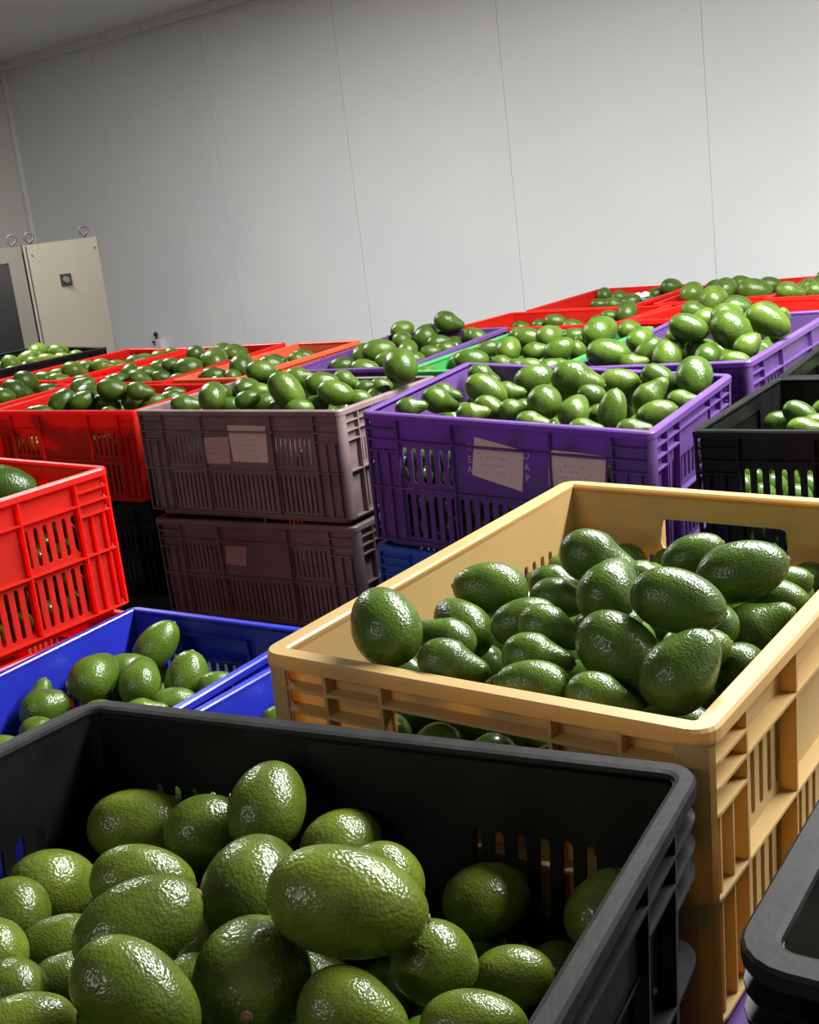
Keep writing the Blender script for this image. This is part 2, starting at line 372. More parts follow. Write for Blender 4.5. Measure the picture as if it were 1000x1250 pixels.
INFO = {
 'M': ('mustard', 'mustard yellow plastic crate full of avocados, standing beyond the wide black crate'),
 'K': ('black', 'wide black crate with worn rim and avocados low inside, before the mustard crate'),
 'R': ('black', 'black crate with thick shiny rim beside the long side of the mustard crate'),
 'B': ('blue', 'blue crate of avocados set low under the red crate with open slots'),
 'B2': ('blue', 'blue crate mostly hidden between another blue crate and the mustard crate'),
 'L': ('red', 'red crate with open slotted side, standing just above the blue crate'),
 'D': ('grey', 'dark grey crate with two paper tags, topmost of its stack'),
 'P': ('purple', 'purple crate with two paper tags, full of avocados, behind the mustard crate'),
 'A': ('red', 'red crate of dark avocados adjoining the dark grey crate with two tags'),
 'E': ('red', 'red crate heaped with dark avocados, next to the red crate adjoining the grey one'),
 'G1': ('red', 'narrow red crate of yellowish avocados between a black crate and another red crate'),
 'G2': ('red', 'red crate between the narrow red crate and the orange crate'),
 'G3': ('orange', 'pale orange red crate wedged beside the far purple crate, behind the grey crate'),
 'H': ('black', 'black crate of light yellow green avocados in front of the beige cabinet'),
 'Q': ('purple', 'purple crate at the far end between the orange crate and the green crate'),
 'S': ('green', 'green crate heaped with avocados between two purple crates'),
 'T': ('purple', 'purple crate heaped with large avocados between the green crate and black crates'),
 'U1': ('red', 'red crate with low avocados just behind the green crate'),
 'U2': ('red', 'red crate with a white paper inside, against the white wall seam'),
 'V0': ('red', 'red crate just behind the purple crate with large heaped avocados'),
 'V1': ('red', 'red crate heaped with avocados beside the red crate with white paper'),
 'V2': ('red', 'red crate heaped with avocados at the end of the hindmost row'),
 'N1': ('black', 'black crate with open slots and few avocados, behind the mustard crate handle'),
 'N2': ('black', 'black crate behind the black crate with open slots, beside a purple crate'),
}
CRATE_OBJ = {}
for k, (x, y, z, yaw, tx, ty, w, l, h) in CR.items():
    col, lab = INFO[k]
    CRATE_OBJ[k] = make_crate(col, INS.get(k, 0.012), place_matrix((x, y, z), (yaw, tx, ty), w, l, h), lab)
# second layer, standing on the floor
LOW_SEEN = {'D': ('grey', 'dusky grey crate with one small tag, under the grey crate with two tags'),
            'P': ('sky', 'bright blue crate squeezed under the purple crate with tags'),
            'M': ('purple', 'purple crate under the mustard crate'),
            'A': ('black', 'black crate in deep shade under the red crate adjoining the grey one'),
            'K': ('black', 'black crate under the wide black crate with the worn rim'),
            'N1': ('black', 'black crate under the black crate with open slots')}
LOWCOL = {'L': 'red', 'E': 'red', 'G1': 'red', 'G2': 'red', 'G3': 'red', 'H': 'black', 'Q': 'purple', 'S': 'black', 'T': 'purple', 'U1': 'red', 'U2': 'red', 'V0': 'red', 'V1': 'red', 'V2': 'red', 'N2': 'black', 'R': 'black'}
LOW_OBJ = {}
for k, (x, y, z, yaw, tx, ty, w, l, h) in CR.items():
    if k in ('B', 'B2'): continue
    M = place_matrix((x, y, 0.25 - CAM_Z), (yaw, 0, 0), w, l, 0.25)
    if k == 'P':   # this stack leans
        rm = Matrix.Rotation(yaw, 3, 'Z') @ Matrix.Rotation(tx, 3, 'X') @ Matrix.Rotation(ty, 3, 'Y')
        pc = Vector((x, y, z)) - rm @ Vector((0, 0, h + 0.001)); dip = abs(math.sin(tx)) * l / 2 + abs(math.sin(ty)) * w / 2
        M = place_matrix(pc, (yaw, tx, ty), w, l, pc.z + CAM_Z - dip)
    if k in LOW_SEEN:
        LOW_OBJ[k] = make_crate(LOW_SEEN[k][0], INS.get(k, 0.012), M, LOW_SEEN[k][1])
    else:
        o = link('plastic_crate', whole_mesh(LOWCOL[k], 0.012)); o.matrix_world = M
        tag(o, 'plastic crate hidden in the bottom layer under the other crates', 'crate', 'hidden crates of the bottom layer')

# ------------------------------------------------------------------ avocados
def avo_mesh(ratio, seg, rings, name, egg=0.09, neck=0.0, bend=0.0):
    """unit avocado: widest diameter 1, length RATIO along +x, narrow end at +x"""
    D, L = 1.0, ratio
    pts = []
    for i in range(rings + 1):
        th = math.pi * i / rings; c = math.cos(th)          # c = 1 at the fat end
        y = 0.5 * max(math.sin(th), 0.0) ** 0.94 * (1 + egg * c - neck * max(0.0, -c) ** 1.2 * (1 + c) * 2.2)
        pts.append((-c * L / 2, y))
    mx = max(p[1] for p in pts); pts = [(x, y * 0.5 / mx) for x, y in pts]
    bm = bmesh.new(); rows = []
    for x, y in pts[1:-1]:
        rows.append([bm.verts.new((x, y * math.cos(2 * math.pi * j / seg), y * math.sin(2 * math.pi * j / seg) + bend * (x / L) ** 2)) for j in range(seg)])
    p0 = bm.verts.new((pts[0][0], 0, bend * .25)); p1 = bm.verts.new((pts[-1][0], 0, bend * .25))
    for j in range(seg):
        k = (j + 1) % seg
        bm.faces.new((p0, rows[0][k], rows[0][j])); bm.faces.new((p1, rows[-1][j], rows[-1][k]))
        for a, b in zip(rows, rows[1:]): bm.faces.new((a[j], a[k], b[k], b[j]))
    return mesh_from(bm, name, SKIN, smooth=True)
RATIOS = [1.28, 1.38, 1.48, 1.58, 1.72, 1.9]
AVO_HI = {r: [avo_mesh(r, 36, 26, 'avocado_round'), avo_mesh(r, 36, 26, 'avocado_pear', 0.17, 0.42 if r > 1.4 else 0.12, 0.04)] for r in RATIOS}
AVO_LO = {r: [avo_mesh(r, 20, 14, 'avocado_round_small'), avo_mesh(r, 20, 14, 'avocado_pear_small', 0.17, 0.42 if r > 1.4 else 0.12, 0.04)] for r in RATIOS}
def stem_mesh():
    bm = bmesh.new(); seg = 9; rows = []
    for r, x in ((0.045, -0.02), (0.055, 0.004), (0.042, 0.016), (0.03, 0.012), (0.02, 0.028)):
        rows.append([bm.verts.new((x, r * (1 + 0.12 * math.sin(3 * j)) * math.cos(2 * math.pi * j / seg), r * (1 + 0.12 * math.cos(2 * j)) * math.sin(2 * math.pi * j / seg))) for j in range(seg)])
    for a, b in zip(rows, rows[1:]):
        for j in range(seg):
            k = (j + 1) % seg; bm.faces.new((a[j], a[k], b[k], b[j]))
    bm.faces.new(rows[-1])
    return mesh_from(bm, 'stem', STEM, smooth=True)
STEM_ME = stem_mesh()
AV = {
 'M': [(-0.0349,1.1041,-0.3847,-0.26,0.84,0.48,0.0648,0.0829,1,4,0,9), (0.0721,1.229,-0.403,-0.98,0.12,0.18,0.0562,0.0801,2,4,0,9), (0.0367,1.181,-0.4225,-0.45,0.75,0.49,0.0563,0.0721,1,4,2,9), (0.0168,1.1282,-0.4131,-0.89,0.16,0.42,0.044,0.0638,1,4,1,9), (0.0223,1.0516,-0.4101,0.93,-0.15,-0.34,0.044,0.0638,0,4,0,6), (0.0231,1.0771,-0.4486,0.96,-0.13,-0.26,0.044,0.0638,0,4,1,6), (0.0946,1.135,-0.4077,0.97,0,0.24,0.044,0.0638,2,4,1,9), (0.1157,1.0897,-0.404,0.89,-0.24,-0.4,0.044,0.0638,1,4,4,9), (0.097,1.0486,-0.4124,0.95,-0.18,-0.24,0.044,0.0638,1,4,3,9), (0.086,1.0047,-0.4191,-0.98,0.15,0.16,0.044,0.0638,0,4,2,6), (0.1399,0.9712,-0.4259,0.92,-0.26,-0.3,0.044,0.0638,0,4,3,6), (0.1672,1.0168,-0.4078,0.66,-0.37,-0.65,0.0628,0.0911,1,4,5,9), (0.1765,1.1755,-0.3689,0.88,-0.26,-0.4,0.053,0.0768,3,4,0,6), (0.1719,1.0961,-0.374,0.55,0.74,0.39,0.0563,0.0721,2,4,5,9), (0.2185,1.0251,-0.3677,0.91,-0.3,-0.3,0.0558,0.0809,2,4,6,9), (0.2795,1.2255,-0.3935,0.93,-0.1,0.36,0.0449,0.0651,3,4,2,6), (0.3096,1.1563,-0.3927,0.96,-0.18,0.21,0.0605,0.0878,3,4,3,6), (0.1716,1.1223,-0.4184,0.99,-0.11,0.1,0.044,0.0638,2,4,4,9), (0.2272,1.2046,-0.4076,0.98,-0.21,-0.06,0.044,0.0638,3,4,1,6), (0.3102,1.1173,-0.4355,0.92,-0.11,0.38,0.0512,0.0742,2,4,8,9), (0.3478,1.1764,-0.4334,0.92,-0.34,-0.2,0.044,0.0638,3,4,4,6), (0.2316,1.0329,-0.4191,0.97,-0.13,0.21,0.044,0.0638,1,4,7,9), (0.2034,0.9568,-0.4018,0.72,0.13,0.68,0.0604,0.0798,1,4,6,9), (0.2764,1.0498,-0.4447,0.66,0.67,-0.34,0.044,0.0563,1,4,8,9), (0.2647,1.0881,-0.4177,0.31,0.92,-0.24,0.044,0.0563,2,4,7,9), (0.1997,0.9787,-0.4604,0.98,-0.21,-0.04,0.044,0.0638,0,4,5,6), (0.1959,1.028,-0.4655,0.96,0.25,0.12,0.044,0.0563,0,4,4,6), (0.1449,1.2504,-0.4149,0.99,-0.14,-0.08,0.044,0.0638,2,4,2,9), (0.3855,1.2734,-0.4551,0.94,-0.17,0.31,0.044,0.06,3,4,5,6), (0.1388,1.1877,-0.4098,0.97,-0.17,-0.16,0.044,0.0638,2,4,3,9)],
 'K': [(-0.1408,0.9275,-0.4613,0.24,0.92,0.3,0.0637,0.0815,3,4,2,7), (-0.2586,0.9896,-0.4969,0.97,0.14,-0.2,0.0626,0.0908,3,4,0,7), (-0.1932,0.9533,-0.493,0.71,0.57,-0.41,0.0652,0.0834,3,4,1,7), (-0.0845,0.9064,-0.4927,0.67,0.74,-0.06,0.0571,0.073,3,4,3,7), (-0.3185,0.9161,-0.5031,0.61,0.72,-0.35,0.0604,0.0773,2,4,0,7), (-0.2337,0.8662,-0.4797,0.95,0.1,-0.29,0.0536,0.0777,2,4,1,7), (-0.1451,0.8242,-0.4722,0.25,0.97,0.04,0.0718,0.0919,2,4,2,7), (-0.2839,0.8051,-0.489,0.93,0.36,0.05,0.044,0.0638,1,4,2,10), (-0.2085,0.7419,-0.4442,0.89,0.39,0.23,0.0638,0.085,1,4,3,10), (-0.1949,0.6609,-0.44,0.75,-0.2,-0.63,0.0577,0.0836,0,4,3,4), (-0.1369,0.7177,-0.4789,0.04,-0.98,0.2,0.0786,0.1007,1,4,6,10), (-0.2685,0.7568,-0.489,0.68,0.71,0.19,0.0455,0.0582,0,4,2,4), (-0.3271,0.8458,-0.4824,-0.26,0.9,-0.36,0.0555,0.071,1,4,1,10), (-0.3163,0.7632,-0.4641,-0.3,0.88,-0.38,0.0513,0.0656,1,4,0,10), (-0.286,0.7123,-0.4613,-0.21,0.86,-0.46,0.044,0.0563,0,4,0,4), (-0.2678,0.6648,-0.457,0.92,0.38,0.01,0.044,0.0636,0,4,1,4), (-0.1827,0.7646,-0.5054,0.77,0.61,-0.17,0.044,0.0563,1,4,4,10), (-0.1899,0.8366,-0.5161,-0.13,0.9,-0.41,0.044,0.0563,1,4,5,10), (-0.0692,0.7209,-0.4318,0.95,-0.09,-0.31,0.0706,0.1024,2,4,3,7), (-0.0492,0.8175,-0.4812,0.22,0.63,-0.75,0.0598,0.0765,3,4,4,7), (-0.0712,0.6734,-0.4797,0.9,-0.18,-0.39,0.0543,0.0697,1,4,8,10), (-0.0178,0.742,-0.4979,0.46,0.58,-0.67,0.0564,0.0722,2,4,4,7), (0.0007,0.6713,-0.497,0.99,-0.07,-0.09,0.0451,0.0654,1,4,9,10), (0.1024,0.8169,-0.5194,0.57,0.47,0.67,0.0489,0.0626,3,4,6,7), (0.0225,0.8543,-0.5238,0.82,0.55,-0.13,0.0566,0.0725,3,4,5,7), (0.032,0.7746,-0.5379,1,-0,0.06,0.0453,0.0583,2,4,5,7), (-0.1043,0.7747,-0.5211,0.67,0.56,-0.48,0.044,0.0563,1,4,7,10), (0.0694,0.8094,-0.5633,0.74,0.51,-0.45,0.0462,0.0591,2,4,6,7)],
 'B': [(-0.4617,2.0821,-0.7102,0.68,0.37,0.63,0.0669,0.097,3,4,1,4), (-0.4653,1.9403,-0.718,0.16,0.84,0.52,0.0682,0.0873,2,4,2,4), (-0.5394,1.9498,-0.705,0.48,0.84,0.25,0.0759,0.0972,2,4,1,4), (-0.5685,2.0479,-0.7486,0.94,0.31,0.13,0.0645,0.0935,2,4,0,4), (-0.5051,2.0199,-0.7238,0.95,0.29,0.14,0.0565,0.0784,3,4,0,4), (-0.6131,1.9035,-0.7298,0.93,0.34,0.12,0.0633,0.0814,1,4,1,4), (-0.6424,1.9603,-0.7445,0.32,0.43,0.85,0.0588,0.0852,1,4,0,4), (-0.3923,1.9489,-0.7277,0.27,0.38,0.88,0.0722,0.0933,3,4,2,4), (-0.3387,1.9104,-0.7296,0.99,0.17,-0.01,0.044,0.0638,3,4,3,4), (-0.4037,1.8694,-0.7348,0.98,0.2,-0.02,0.0491,0.0712,2,4,3,4), (-0.6046,1.8299,-0.7405,0.95,0.22,-0.23,0.0484,0.0654,0,4,1,4), (-0.5108,1.8448,-0.7296,0.96,0.18,-0.21,0.0459,0.0631,1,4,2,4), (-0.4388,1.8214,-0.7267,0.97,0.22,-0.03,0.0485,0.0703,1,4,3,4), (-0.5345,1.7695,-0.7409,0.94,0.33,0.11,0.0553,0.076,0,4,2,4), (-0.6516,1.7896,-0.7482,0.94,0.24,-0.24,0.0505,0.0701,0,4,0,4), (-0.4737,1.7424,-0.7432,0.86,0.02,-0.5,0.0546,0.0751,0,4,3,4)],
 'B2': [(-0.2095,1.7984,-0.7385,0.95,0.27,0.13,0.0522,0.0668,2,3,1,3), (-0.2227,1.7361,-0.7342,0.99,0.06,-0.16,0.0516,0.0679,2,3,0,3), (-0.285,1.6907,-0.7377,0.96,0.23,0.15,0.0503,0.0662,1,3,1,5), (-0.2298,1.6006,-0.7283,0.83,0.33,0.45,0.0503,0.0654,1,3,2,5), (-0.3259,1.6415,-0.7352,0.86,0.48,-0.16,0.0519,0.0664,1,3,0,5), (-0.2809,1.5536,-0.729,0.77,0.25,-0.58,0.0491,0.0629,0,3,2,5), (-0.3446,1.5707,-0.7349,0.78,0.62,0.12,0.0497,0.0636,0,3,0,5), (-0.2319,1.4982,-0.7314,0.59,0.43,0.69,0.0474,0.0651,0,3,3,5), (-0.1874,1.5653,-0.7234,0.87,0.49,0,0.0496,0.0634,1,3,3,5), (-0.1543,1.703,-0.7288,0.8,-0.17,-0.57,0.0507,0.0667,2,3,2,3), (-0.1272,1.5543,-0.7261,0.91,0.39,-0.13,0.0491,0.0629,1,3,4,5), (-0.2829,1.4695,-0.727,0.82,0.37,0.43,0.047,0.0646,0,3,1,5), (-0.1821,1.4485,-0.7297,0.99,0.05,-0.16,0.0462,0.06,0,3,4,5)],
 'L': [(-0.7394,2.3161,-0.4493,0.91,0.22,-0.35,0.088,0.1276,0,1,1,2), (-0.8318,2.3774,-0.4621,0.92,0.35,0.17,0.0846,0.1226,0,1,0,2)],
 'P': [(0.0287,2.4477,-0.4145,1,-0,0.05,0.044,0.0638,0,2,0,14), (0.0867,2.4746,-0.4143,0.89,-0.1,-0.44,0.0526,0.0762,0,2,1,14), (0.103,2.5388,-0.4109,0.96,-0.08,-0.28,0.044,0.0638,0,2,2,14), (0.1761,2.4333,-0.3967,0.86,-0.14,-0.5,0.0593,0.086,1,2,1,12), (0.1948,2.704,-0.4103,0.89,-0.13,-0.44,0.05,0.0725,1,2,0,12), (0.1779,2.3817,-0.425,0.82,-0.16,-0.55,0.0469,0.068,0,2,4,14), (0.141,2.3432,-0.4223,1,-0.05,0.06,0.044,0.0638,0,2,3,14), (0.2164,2.3438,-0.4257,0.99,0.06,-0.13,0.044,0.0563,0,2,5,14), (0.2443,2.2744,-0.4412,0.97,-0.14,-0.19,0.0453,0.0657,0,2,6,14), (0.2803,2.5219,-0.4024,0.97,0.02,0.22,0.0662,0.0847,1,2,3,12), (0.2744,2.3267,-0.4133,0.28,0.96,0.06,0.067,0.0858,0,2,7,14), (0.2242,2.4695,-0.4117,0.99,-0.11,-0.11,0.044,0.0636,1,2,2,12), (0.3535,2.4197,-0.3956,0.94,-0.19,-0.3,0.0712,0.1032,1,2,5,12), (0.4511,2.5254,-0.4287,0.98,-0.19,-0.09,0.0574,0.0832,1,2,7,12), (0.5229,2.4805,-0.4241,0.78,-0.26,-0.57,0.0535,0.0776,1,2,9,12), (0.4713,2.3211,-0.4237,0.76,-0.04,0.64,0.0549,0.0796,1,2,8,12), (0.3207,2.271,-0.4274,0.54,0.67,0.51,0.0571,0.0731,0,2,8,14), (0.3672,2.3624,-0.4191,0.99,-0,-0.12,0.044,0.0563,1,2,6,12), (0.3869,2.258,-0.4319,0.28,0.13,0.95,0.0535,0.0769,0,2,11,14), (0.4665,2.2621,-0.4509,0.95,-0.15,0.26,0.053,0.0768,0,2,13,14), (0.3301,2.2169,-0.4541,0.98,-0.16,-0.09,0.0455,0.066,0,2,9,14), (0.4061,2.1646,-0.4543,0.98,-0.18,0,0.045,0.0653,0,2,12,14), (0.5408,2.363,-0.451,0.97,-0.24,-0.08,0.044,0.0638,1,2,10,12), (0.5777,2.4241,-0.4199,-0.29,-0.76,-0.58,0.0716,0.0916,1,2,11,12), (0.375,2.3077,-0.4487,0.97,0.17,-0.15,0.044,0.0563,0,2,10,14), (0.3173,2.4725,-0.43,0.97,-0.08,0.24,0.055,0.0733,1,2,4,12)],
 'D': [(-0.418,2.9161,-0.4109,0.14,0.92,0.37,0.0665,0.0851,0,2,1,17), (-0.4983,3.0265,-0.4393,0.98,0.14,-0.15,0.0532,0.0771,0,2,0,17), (-0.367,3.1943,-0.4396,0.95,0.26,-0.16,0.054,0.0691,1,2,0,8), (-0.3788,3.2524,-0.4511,0.74,0.63,0.25,0.0553,0.0708,0,2,4,17), (-0.3761,2.9533,-0.4472,0.98,0.1,-0.14,0.0474,0.0687,0,2,3,17), (-0.3319,3.2379,-0.4079,0.99,0.08,-0.13,0.058,0.0773,1,2,1,8), (-0.242,2.8685,-0.414,0.57,-0.07,-0.82,0.0712,0.1032,0,2,10,17), (-0.363,3.1298,-0.4339,0.83,0.53,-0.18,0.0504,0.0645,0,2,5,17), (-0.3375,2.9036,-0.4266,0.97,0.14,0.21,0.045,0.0643,0,2,6,17), (-0.3061,2.9432,-0.4481,0.88,0.16,0.45,0.0515,0.0686,0,2,8,17), (-0.2138,2.8041,-0.4464,0.99,0.05,-0.13,0.044,0.0638,0,2,11,17), (-0.2303,3.1646,-0.4239,0.99,0.05,-0.13,0.0504,0.0721,1,2,3,8), (-0.166,2.944,-0.417,1,0.06,0.04,0.0603,0.0862,1,2,4,8), (-0.1302,2.8154,-0.4238,0.96,-0,-0.3,0.0581,0.0843,0,2,13,17), (-0.3195,2.9964,-0.4243,0.99,0.09,-0.14,0.044,0.0636,0,2,7,17), (-0.1129,3.0902,-0.4368,0.89,-0.03,-0.45,0.0469,0.068,1,2,5,8), (-0.0632,2.9308,-0.4397,1,0.03,0.05,0.044,0.0579,0,2,15,17), (-0.0292,3.0116,-0.4498,0.99,-0.01,-0.12,0.044,0.0566,1,2,6,8), (-0.0379,2.8839,-0.4497,0.88,0.08,0.46,0.044,0.0638,0,2,16,17), (-0.0827,2.8522,-0.4488,0.99,0.01,-0.12,0.044,0.0605,0,2,14,17), (0.0199,2.8835,-0.3893,-0.11,0.92,0.37,0.0807,0.1033,1,2,7,8), (-0.4295,3.1834,-0.4441,0.74,0.64,-0.19,0.0469,0.06,0,2,2,17), (-0.2619,2.9094,-0.4559,0.99,0.07,-0.13,0.044,0.0636,0,2,9,17), (-0.1783,2.8428,-0.4485,0.99,0.04,-0.13,0.044,0.0572,0,2,12,17), (-0.2884,3.203,-0.436,0.97,0.12,0.21,0.0484,0.063,1,2,2,8)],
 'Q': [(-0.0585,3.8548,-0.4744,0.97,0.05,0.22,0.0573,0.0831,0,2,3,12), (-0.0791,3.7825,-0.4658,0.17,0.86,0.49,0.0734,0.094,0,2,1,12), (-0.1419,3.7316,-0.4837,1,0.04,0.05,0.0553,0.0801,0,2,0,12), (-0.0301,3.674,-0.4458,1,0.01,0.05,0.0695,0.1007,0,2,4,12), (-0.0751,3.5894,-0.4815,0.98,-0.01,-0.21,0.0578,0.0838,0,2,2,12), (-0.0114,3.6167,-0.4659,0.99,0.02,0.14,0.0474,0.0688,0,2,5,12), (0.0481,4.0193,-0.4321,0.97,0.02,0.22,0.0608,0.079,1,2,0,7), (0.0449,3.9563,-0.4571,0.58,0.8,-0.16,0.0596,0.0763,1,2,1,7), (0.0538,3.6666,-0.4534,0.34,0.88,0.33,0.0586,0.075,0,2,7,12), (0.1222,3.9493,-0.4512,0.55,0.73,0.41,0.0775,0.0992,1,2,2,7), (0.1476,3.7576,-0.4555,1,-0.03,0.06,0.0547,0.0739,1,2,3,7), (0.193,3.9252,-0.4159,0.93,-0.09,-0.36,0.0659,0.0955,1,2,4,7), (0.2001,3.8989,-0.4909,0.35,0.89,0.3,0.0752,0.0962,0,2,11,12), (0.2717,3.8234,-0.461,0.89,-0.12,-0.44,0.0489,0.0691,1,2,6,7), (0.1156,3.6603,-0.4675,1,-0.02,0.05,0.0454,0.0658,0,2,9,12), (0.0719,3.6129,-0.4764,0.88,0.44,-0.17,0.0476,0.061,0,2,8,12), (0.2551,3.8796,-0.4583,0.65,0.74,-0.16,0.0517,0.0662,1,2,5,7), (0.0515,4.0117,-0.499,0.97,0.02,0.22,0.067,0.0913,0,2,6,12), (0.1645,3.6943,-0.4667,0.99,-0.06,-0.11,0.0485,0.0646,0,2,10,12)],
 'S': [(0.1773,3.276,-0.4486,0.9,0.26,0.34,0.0462,0.0591,0,2,1,9), (0.1963,3.0976,-0.4276,1,-0.07,-0.03,0.0589,0.0854,0,2,2,9), (0.2877,3.436,-0.4474,0.97,-0.05,0.23,0.044,0.0621,1,2,1,12), (0.2609,3.3947,-0.4417,0.97,-0.04,0.23,0.044,0.0638,1,2,0,12), (0.2941,3.1473,-0.4178,0.43,0.82,0.38,0.0618,0.0791,1,2,2,12), (0.2728,3.0923,-0.4436,0.99,-0.1,-0.11,0.044,0.0638,0,2,3,9), (0.3061,3.0518,-0.451,0.99,-0.11,-0.11,0.044,0.0638,0,2,4,9), (0.0852,3.1285,-0.4536,0.78,0.58,0.24,0.0454,0.0581,0,2,0,9), (0.4176,3.2907,-0.4156,0.86,0.5,0.12,0.0625,0.08,1,2,6,12), (0.3641,3.1502,-0.4309,0.99,-0.1,0.07,0.0505,0.0732,1,2,5,12), (0.4125,3.101,-0.4286,0.91,-0.07,0.41,0.0615,0.082,1,2,7,12), (0.4877,3.3152,-0.4311,0.98,-0.16,-0.1,0.0531,0.0724,1,2,8,12), (0.3854,3.4977,-0.4393,0.99,-0.12,-0.11,0.0574,0.0832,1,2,4,12), (0.4634,3.142,-0.4433,0.62,0.45,-0.64,0.0504,0.0645,0,2,8,9), (0.3677,2.963,-0.4483,0.92,0.12,0.37,0.0479,0.0614,0,2,6,9), (0.3294,3.0069,-0.4468,0.99,-0.12,-0.11,0.044,0.0636,0,2,5,9), (0.3649,3.5532,-0.4373,0.92,0.37,-0.15,0.048,0.0615,1,2,3,12), (0.5352,3.2128,-0.4103,0.81,0.54,0.24,0.0799,0.1022,1,2,10,12), (0.639,3.3619,-0.4357,0.88,0.44,-0.16,0.0559,0.0716,1,2,11,12), (0.4998,3.2631,-0.4382,0.9,0.41,-0.16,0.0472,0.0604,1,2,9,12), (0.4005,3.0036,-0.4557,0.98,-0.15,-0.1,0.044,0.0587,0,2,7,9)],
 'T': [(0.4874,2.8397,-0.4137,0.96,-0.19,-0.18,0.0685,0.0993,0,3,0,9), (0.5736,2.901,-0.399,0.82,0.35,0.45,0.0551,0.0705,1,3,0,6), (0.5799,2.8456,-0.4198,0.76,-0.06,0.64,0.0538,0.0745,0,3,2,9), (0.6073,2.7852,-0.4259,0.4,0.55,0.73,0.0679,0.0869,0,3,3,9), (0.6691,2.8582,-0.4408,0.7,0.7,-0.17,0.0496,0.0635,0,3,4,9), (0.5335,2.7887,-0.4343,0.98,-0.18,0.08,0.0452,0.0655,0,3,1,9), (0.6579,2.7797,-0.3705,0.9,-0.26,-0.35,0.0612,0.0887,1,3,2,6), (0.6879,2.7993,-0.4328,0.66,-0.27,-0.7,0.0572,0.0817,0,3,5,9), (0.7523,2.7491,-0.3929,0.63,-0.28,-0.72,0.0842,0.1221,1,3,3,6), (0.7562,2.6776,-0.4085,0.83,0.07,0.55,0.051,0.0653,0,3,8,9), (0.9162,3.1324,-0.4086,0.93,-0.24,0.27,0.056,0.0812,2,3,3,6), (0.8321,2.7748,-0.3754,0.78,-0.31,-0.54,0.0692,0.1003,2,3,4,6), (0.8979,2.8949,-0.3869,-0.1,-0.74,0.66,0.044,0.0563,2,3,5,6), (0.8824,2.8602,-0.4218,0.43,0.89,-0.15,0.0499,0.0639,1,3,5,6), (0.7166,2.6381,-0.4333,0.96,-0.27,-0.08,0.044,0.0638,0,3,7,9), (0.6842,2.7346,-0.4299,0.48,0.83,0.27,0.057,0.073,0,3,6,9), (0.7873,2.9433,-0.3754,0.92,0.35,0.15,0.0644,0.0824,2,3,1,6), (0.8746,3.1807,-0.3871,0.96,-0.27,-0.09,0.0495,0.0693,2,3,2,6), (0.7556,3.0153,-0.3856,0.97,0.14,0.2,0.0528,0.0676,2,3,0,6), (0.8144,2.8628,-0.3967,0.95,-0.28,-0.09,0.0544,0.0754,1,3,4,6), (0.6473,2.8379,-0.3946,0.99,-0.07,-0.11,0.0457,0.0585,1,3,1,6)],
 'V0': [(0.9707,3.7689,-0.4295,0.41,0.9,0.16,0.088,0.1126,0,1,3,6), (0.8517,3.5408,-0.4248,0.97,-0.24,-0.1,0.0518,0.0673,0,1,0,6), (0.9258,3.8268,-0.4525,0.97,-0.24,-0.1,0.0465,0.0639,0,1,1,6), (1.0008,3.639,-0.4412,0.96,-0.27,-0.09,0.0689,0.0901,0,1,4,6), (0.8927,3.5771,-0.4475,0.96,-0.25,-0.09,0.0519,0.0675,0,1,2,6), (1.002,3.3592,-0.4261,0.95,-0.29,-0.09,0.0487,0.0682,0,1,5,6)],
 'V1': [(1.047,4.3345,-0.4606,0.48,0.81,0.32,0.0817,0.1046,0,1,0,6), (1.1623,4.3464,-0.4615,0.44,0.88,0.2,0.0788,0.1009,0,1,2,6), (1.2387,4.264,-0.4704,0.93,-0.29,-0.23,0.0805,0.1167,0,1,4,6), (1.2019,4.6093,-0.486,0.97,-0.24,0.08,0.0691,0.0898,0,1,1,6), (1.283,4.5721,-0.4762,0.96,-0.28,-0.1,0.0626,0.0834,0,1,3,6), (1.367,4.5237,-0.4871,0.95,-0.3,-0.09,0.0602,0.0803,0,1,5,6)],
 'V2': [(1.4724,4.1666,-0.4537,0.94,-0.32,0.09,0.0624,0.0811,0,1,5,6), (1.2015,3.7687,-0.433,0.92,-0.32,-0.23,0.0603,0.0874,0,1,0,6), (1.438,4.1149,-0.4422,0.94,-0.34,-0.09,0.0561,0.081,0,1,4,6), (1.4043,4.0644,-0.4545,0.94,-0.33,-0.09,0.061,0.0793,0,1,3,6), (1.283,3.7864,-0.4416,0.94,-0.33,-0.09,0.0551,0.0716,0,1,2,6), (1.3205,3.9655,-0.4491,0.8,0.59,-0.14,0.0579,0.0741,0,1,1,6)],
 'U2': [(0.831,4.8234,-0.4782,0.41,0.87,0.28,0.0584,0.0747,0,1,1,8), (0.8841,4.7776,-0.4922,0.98,-0.19,-0.1,0.0539,0.0781,0,1,3,8), (0.8773,4.5631,-0.4915,0.96,-0.16,0.25,0.0629,0.0828,0,1,4,8), (0.7787,4.6413,-0.4942,0.99,-0.17,-0.02,0.0471,0.0684,0,1,0,8), (1.0044,4.7136,-0.489,0.97,-0.19,0.16,0.049,0.0699,0,1,6,8), (1.0513,4.6667,-0.4654,0.96,0.26,-0.14,0.0643,0.0823,0,1,7,8), (0.8127,4.5327,-0.4893,0.98,-0.19,-0.1,0.0526,0.0724,0,1,2,8), (0.9328,4.6032,-0.4953,0.98,-0.19,0.07,0.0534,0.0735,0,1,5,8)],
